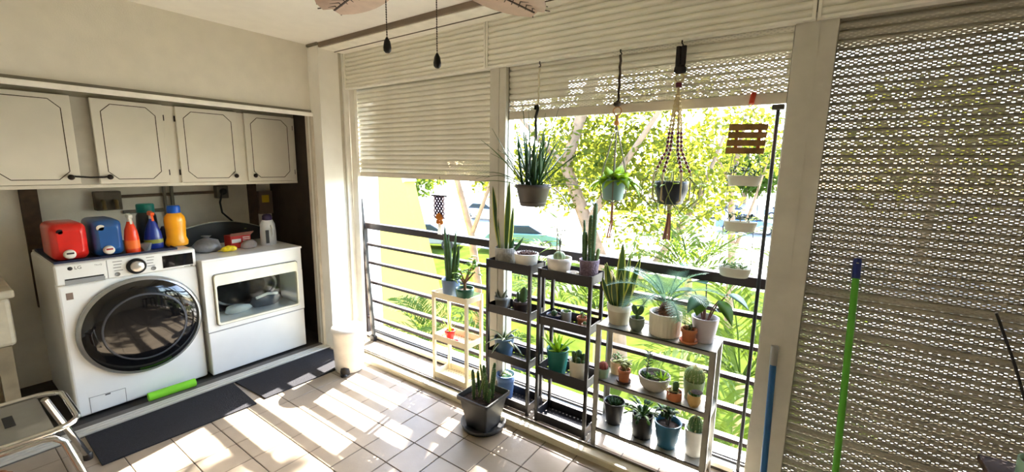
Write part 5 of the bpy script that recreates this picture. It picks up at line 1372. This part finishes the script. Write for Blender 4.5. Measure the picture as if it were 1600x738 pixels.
for k, z in enumerate(zs_):
    tx = cx0 + (.004, .006, .002)[k]
    o = MB().lathe([(.052, -.046), (.060, -.042), (.070, -.004), (.071, 0), (.067, 0), (.062, -.014)], (tx, PY, z), 32, sx=1.0, sy=.52, cap1=False).build('trough', tw_, t)
    MB().lathe([(.064, -.013), (.001, -.011)], (tx, PY, z), 22, sy=.52, cap0=False, cap1=False).build('soil', soil_m, o)
    for s in (-1, 1):
        zt = 1.655 if k == 0 else zs_[k - 1] - .003
        MB().tube([(cx0 + s * (.05 if k == 0 else .062), PY, zt), (tx + s * .066, PY, z - .004)], .0016, 5).build('string', M('string_grey', (150, 146, 132), .7), t)
    rnd = random.Random(40 + k); t['_top'] = z - .012
    for (ox, hh, nn) in ((-.045, .06, 13), (.0, .055, 15), (.035, .035 if k else .03, 9)):
        if k == 2: hh *= .55
        b = V((tx + ox, PY, z - .012))
        MB().tube([b, b + V((0, 0, hh * .6))], [.003, .002], 5).build('stem', stem_m, o)
        for q in range(nn):
            MB().leaf(b + V((rnd.gauss(0, .006), rnd.gauss(0, .006), hh * rnd.uniform(.3, .9))), pol(rnd.uniform(0, 360), rnd.uniform(-5, 70)), rnd.uniform(.016, .030), .011, .1, 'spoon', 4, .003).build('leaf', gdk if k < 2 else gmd, o)
WL[t.name] = V((-.262, 2.20, 1.10))

# small beaded macrame ornament at the first shutter
t = thing('macrame_ornament', 'small beaded macrame hanging with an orange tuft below the first shutter', 'ornament', (-2.225, 2.235, 1.06))
mx = -2.218; my = 2.232
MB().tube([(mx + .015, 2.222, 1.488), (mx + .012, my, 1.45), (mx - .004, my, 1.352)], .002, 5).build('string', M('string_grey', (150, 146, 132)), t)
MB().tube([(mx - .078, my, 1.350), (mx + .072, my, 1.350)], .006, 7).build('dowel', dark_m, t)
pw = M('plum_cord', (52, 36, 66), .8); pkc = M('pale_pink_cord', (150, 126, 132), .8)
for k in range(7):
    x = mx - .048 + k * .015
    pts = [(x + (.006 if (q + k) % 2 else -.006), my, 1.348 - q * .018) for q in range(10)]
    MB().tube(pts, .0068, 6).build('knotted_cord', pw if k in (1, 2, 3, 4, 5) else pkc, t)
og = M('orange_tuft', (206, 124, 46), .9, var=.2)
MB().lathe([(.015, 0), (.034, .012), (.036, .035), (.022, .05), (.01, .055)], (mx - .002, my, 1.170), 14, sy=.4, wob=.3).build('tuft', og, t)
for s in (-1, 1):
    MB().lathe([(.008, 0), (.018, .01), (.016, .028), (.006, .036)], (mx + s * .018, my, 1.140), 12, sy=.5, wob=.3).build('tuft', og, t)
for k in range(6):
    x = mx - .012 + k * .005
    MB().tube([(x, my, 1.145), (x + (k - 2.5) * .003, my, 1.065)], .0025, 5).build('fringe', M('fringe_white', (232, 226, 212), .85), t)

# ------------------------------------------------------------------ poles and the near corner at the closed shutter
bl = thing('blue_pole', 'blue broom pole with a grey cap leaning on the wide post', 'pole', (-.05, 2.03, 0))
A, B = V((-.069, 2.172, .790)), V((-.044, 2.05, 0.002)); C_ = A.lerp(B, .098)
MB().tube([C_, B], .0135, 12).build('shaft', M('blue_pole', (28, 86, 138), .4), bl)
MB().tube([A, C_ + (B - A) * .01], .0155, 14).build('grey_cap', M('cap_grey2', (150, 150, 148), .5), bl)
gp_ = thing('green_pole', 'lime green mop pole with a blue cap leaning on the closed shutter', 'pole', (.2, 2.03, 0))
A, B = V((.177, 2.212, 1.220)), V((.206, 2.04, 0.002)); C_ = A.lerp(B, .062)
MB().tube([C_, B], .0125, 12).build('shaft', M('green_pole', (88, 172, 46), .4), gp_)
MB().tube([A + (A - B) * .0, A + (B - A) * .01, C_ + (B - A) * .004], [.0115, .0145, .0145], 14).build('blue_cap', M('cap_blue', (26, 42, 116), .4), gp_)
MB().bar(A + V((-.004, -.0145, -.016)), A + V((.004, -.0145, -.016)), .006, .003).build('hang_hole', M('hole_pale', (206, 206, 206), .5), gp_)
sd = thing('side_table', 'dark brown wooden side table at the near end of the closed shutter', 'table', (.86, 1.92, 0))
dkw = M('table_brown', (58, 36, 34), .5, var=.2)
MB().box(.579, 1.12, 1.74, 2.10, .558, .582).build('tabletop', dkw, sd, bevel=.003)
MB().box(.60, 1.10, 1.76, 2.08, .49, .558).build('apron', dkw, sd)
for x in (.61, 1.09):
    for y in (1.77, 2.07):
        MB().box(x - .02, x + .02, y - .02, y + .02, 0, .49).build('leg', dkw, sd)
t = pot('pale green pot on the dark side table', .690, 1.955, .5825, .062, .088, M('celadon', (150, 186, 156), .4), 'green_pot', .8, 'cyl')
rosette(t, 7, .035, .012, gdk, 10, 50, .3, 'lance', .002, seed=2)
sk_ = MB().tube([(.580, 2.195, 1.080), (.650, 2.195, .90), (.73, 2.05, .584)], .0048, 7).build('black_stick', black_m)
tag(sk_, 'thin black stick leaning on the closed shutter above the side table', 'stick')

# ------------------------------------------------------------------ ceiling fan with leaf-shaped blades
fn = thing('ceiling_fan', 'tropical ceiling fan with leaf-shaped blades and two pull chains', 'ceiling fan', (-1.08, .98, 2.48))
FC = V((-1.08, .98, 0)); fm = M('fan_bronze', (70, 56, 44), .4, metal=.4)
MB().lathe([(.065, 2.48), (.060, 2.45), (.02, 2.43)], FC, 24).build('canopy', fm, fn)
MB().tube([FC + V((0, 0, 2.44)), FC + V((0, 0, 2.34))], .013, 10).build('downrod', fm, fn)
MB().lathe([(.03, 2.35), (.10, 2.335), (.115, 2.29), (.11, 2.24), (.06, 2.21), (.05, 2.15), (.02, 2.14)], FC, 32).build('motor', fm, fn)
bm_ = M('leaf_blade', (196, 170, 152), .6, var=.1, scale=20)
for th_ in (77, 172, 257, 347):
    d = pol(th_, 0); s = pol(th_ + 90, 0)
    MB().bar(FC + d * .08 + V((0, 0, 2.235)), FC + d * .20 + V((0, 0, 2.205)), .035, .008).build('blade_iron', fm, fn)
    rows = []; n = 12; L0, L1 = .17, .55
    for k in range(n + 1):
        u = k / n; w = .140 * math.sin(math.pi * (.10 + .88 * u)) ** .5 * (1 - .25 * (1 - u)); w = max(w, .012)
        c_ = FC + d * (L0 + (L1 - L0) * u) + V((0, 0, 2.205 - .030 * u * u))
        rows.append([c_ - s * w + V((0, 0, -.010)), c_ + V((0, 0, .004)), c_ + s * w + V((0, 0, -.010)), c_ + s * w + V((0, 0, -.016)), c_ + V((0, 0, -.004)), c_ - s * w + V((0, 0, -.016))])
    bo = MB().loft(rows, True, True).build('blade', bm_, fn)
    vn = MB()
    for k in range(2, n):
        u = k / n; c_ = FC + d * (L0 + (L1 - L0) * u) + V((0, 0, 2.205 - .030 * u * u - .0045))
        w = .125 * math.sin(math.pi * (.10 + .88 * u)) ** .6 * .8
        for q in (-1, 1):
            vn.bar(c_, c_ + s * q * w + d * .05 + V((0, 0, -.0105)), .004, .003)
    vn.bar(FC + d * L0 + V((0, 0, 2.195)), FC + d * (L1 - .02) + V((0, 0, 2.162)), .006, .004)
    vn.build('veins', M('vein_dark', (60, 44, 40), .6), bo)
for (x, y, zt, zb, lab) in ((-1.131, .920, 2.16, 1.9605, 0), (-1.035, 1.040, 2.16, 1.9265, 1)):
    MB().tube([(x, y, zt + .06), (x, y, zb)], .0013, 5).build('pull_chain', M('chain_dark', (48, 40, 34), .5, metal=.3), fn)
    b0 = MB().lathe([(.001, -.003), (.0024, 0), (.001, .003)], (0, 0, 0), 6)
    if lab == 0:
        b1_ = b0.build('chain_bead', M('chain_dark', (48, 40, 34)), fn, local=True); b1_.location = V((x, y, zb + .008)) - wloc(fn)
    for k in range(1 if lab == 0 else 0, 30):
        place(b1_.data, 'chain_bead', fn, (x, y, zb + .008 + k * .0072))
    MB().lathe([(.003, 0), (.0095, -.012), (.0125, -.030), (.0115, -.040), (.006, -.046), (.001, -.047)], (x, y, zb), 16).build('pull_knob', M('pull_black', (20, 17, 16), .35), fn)
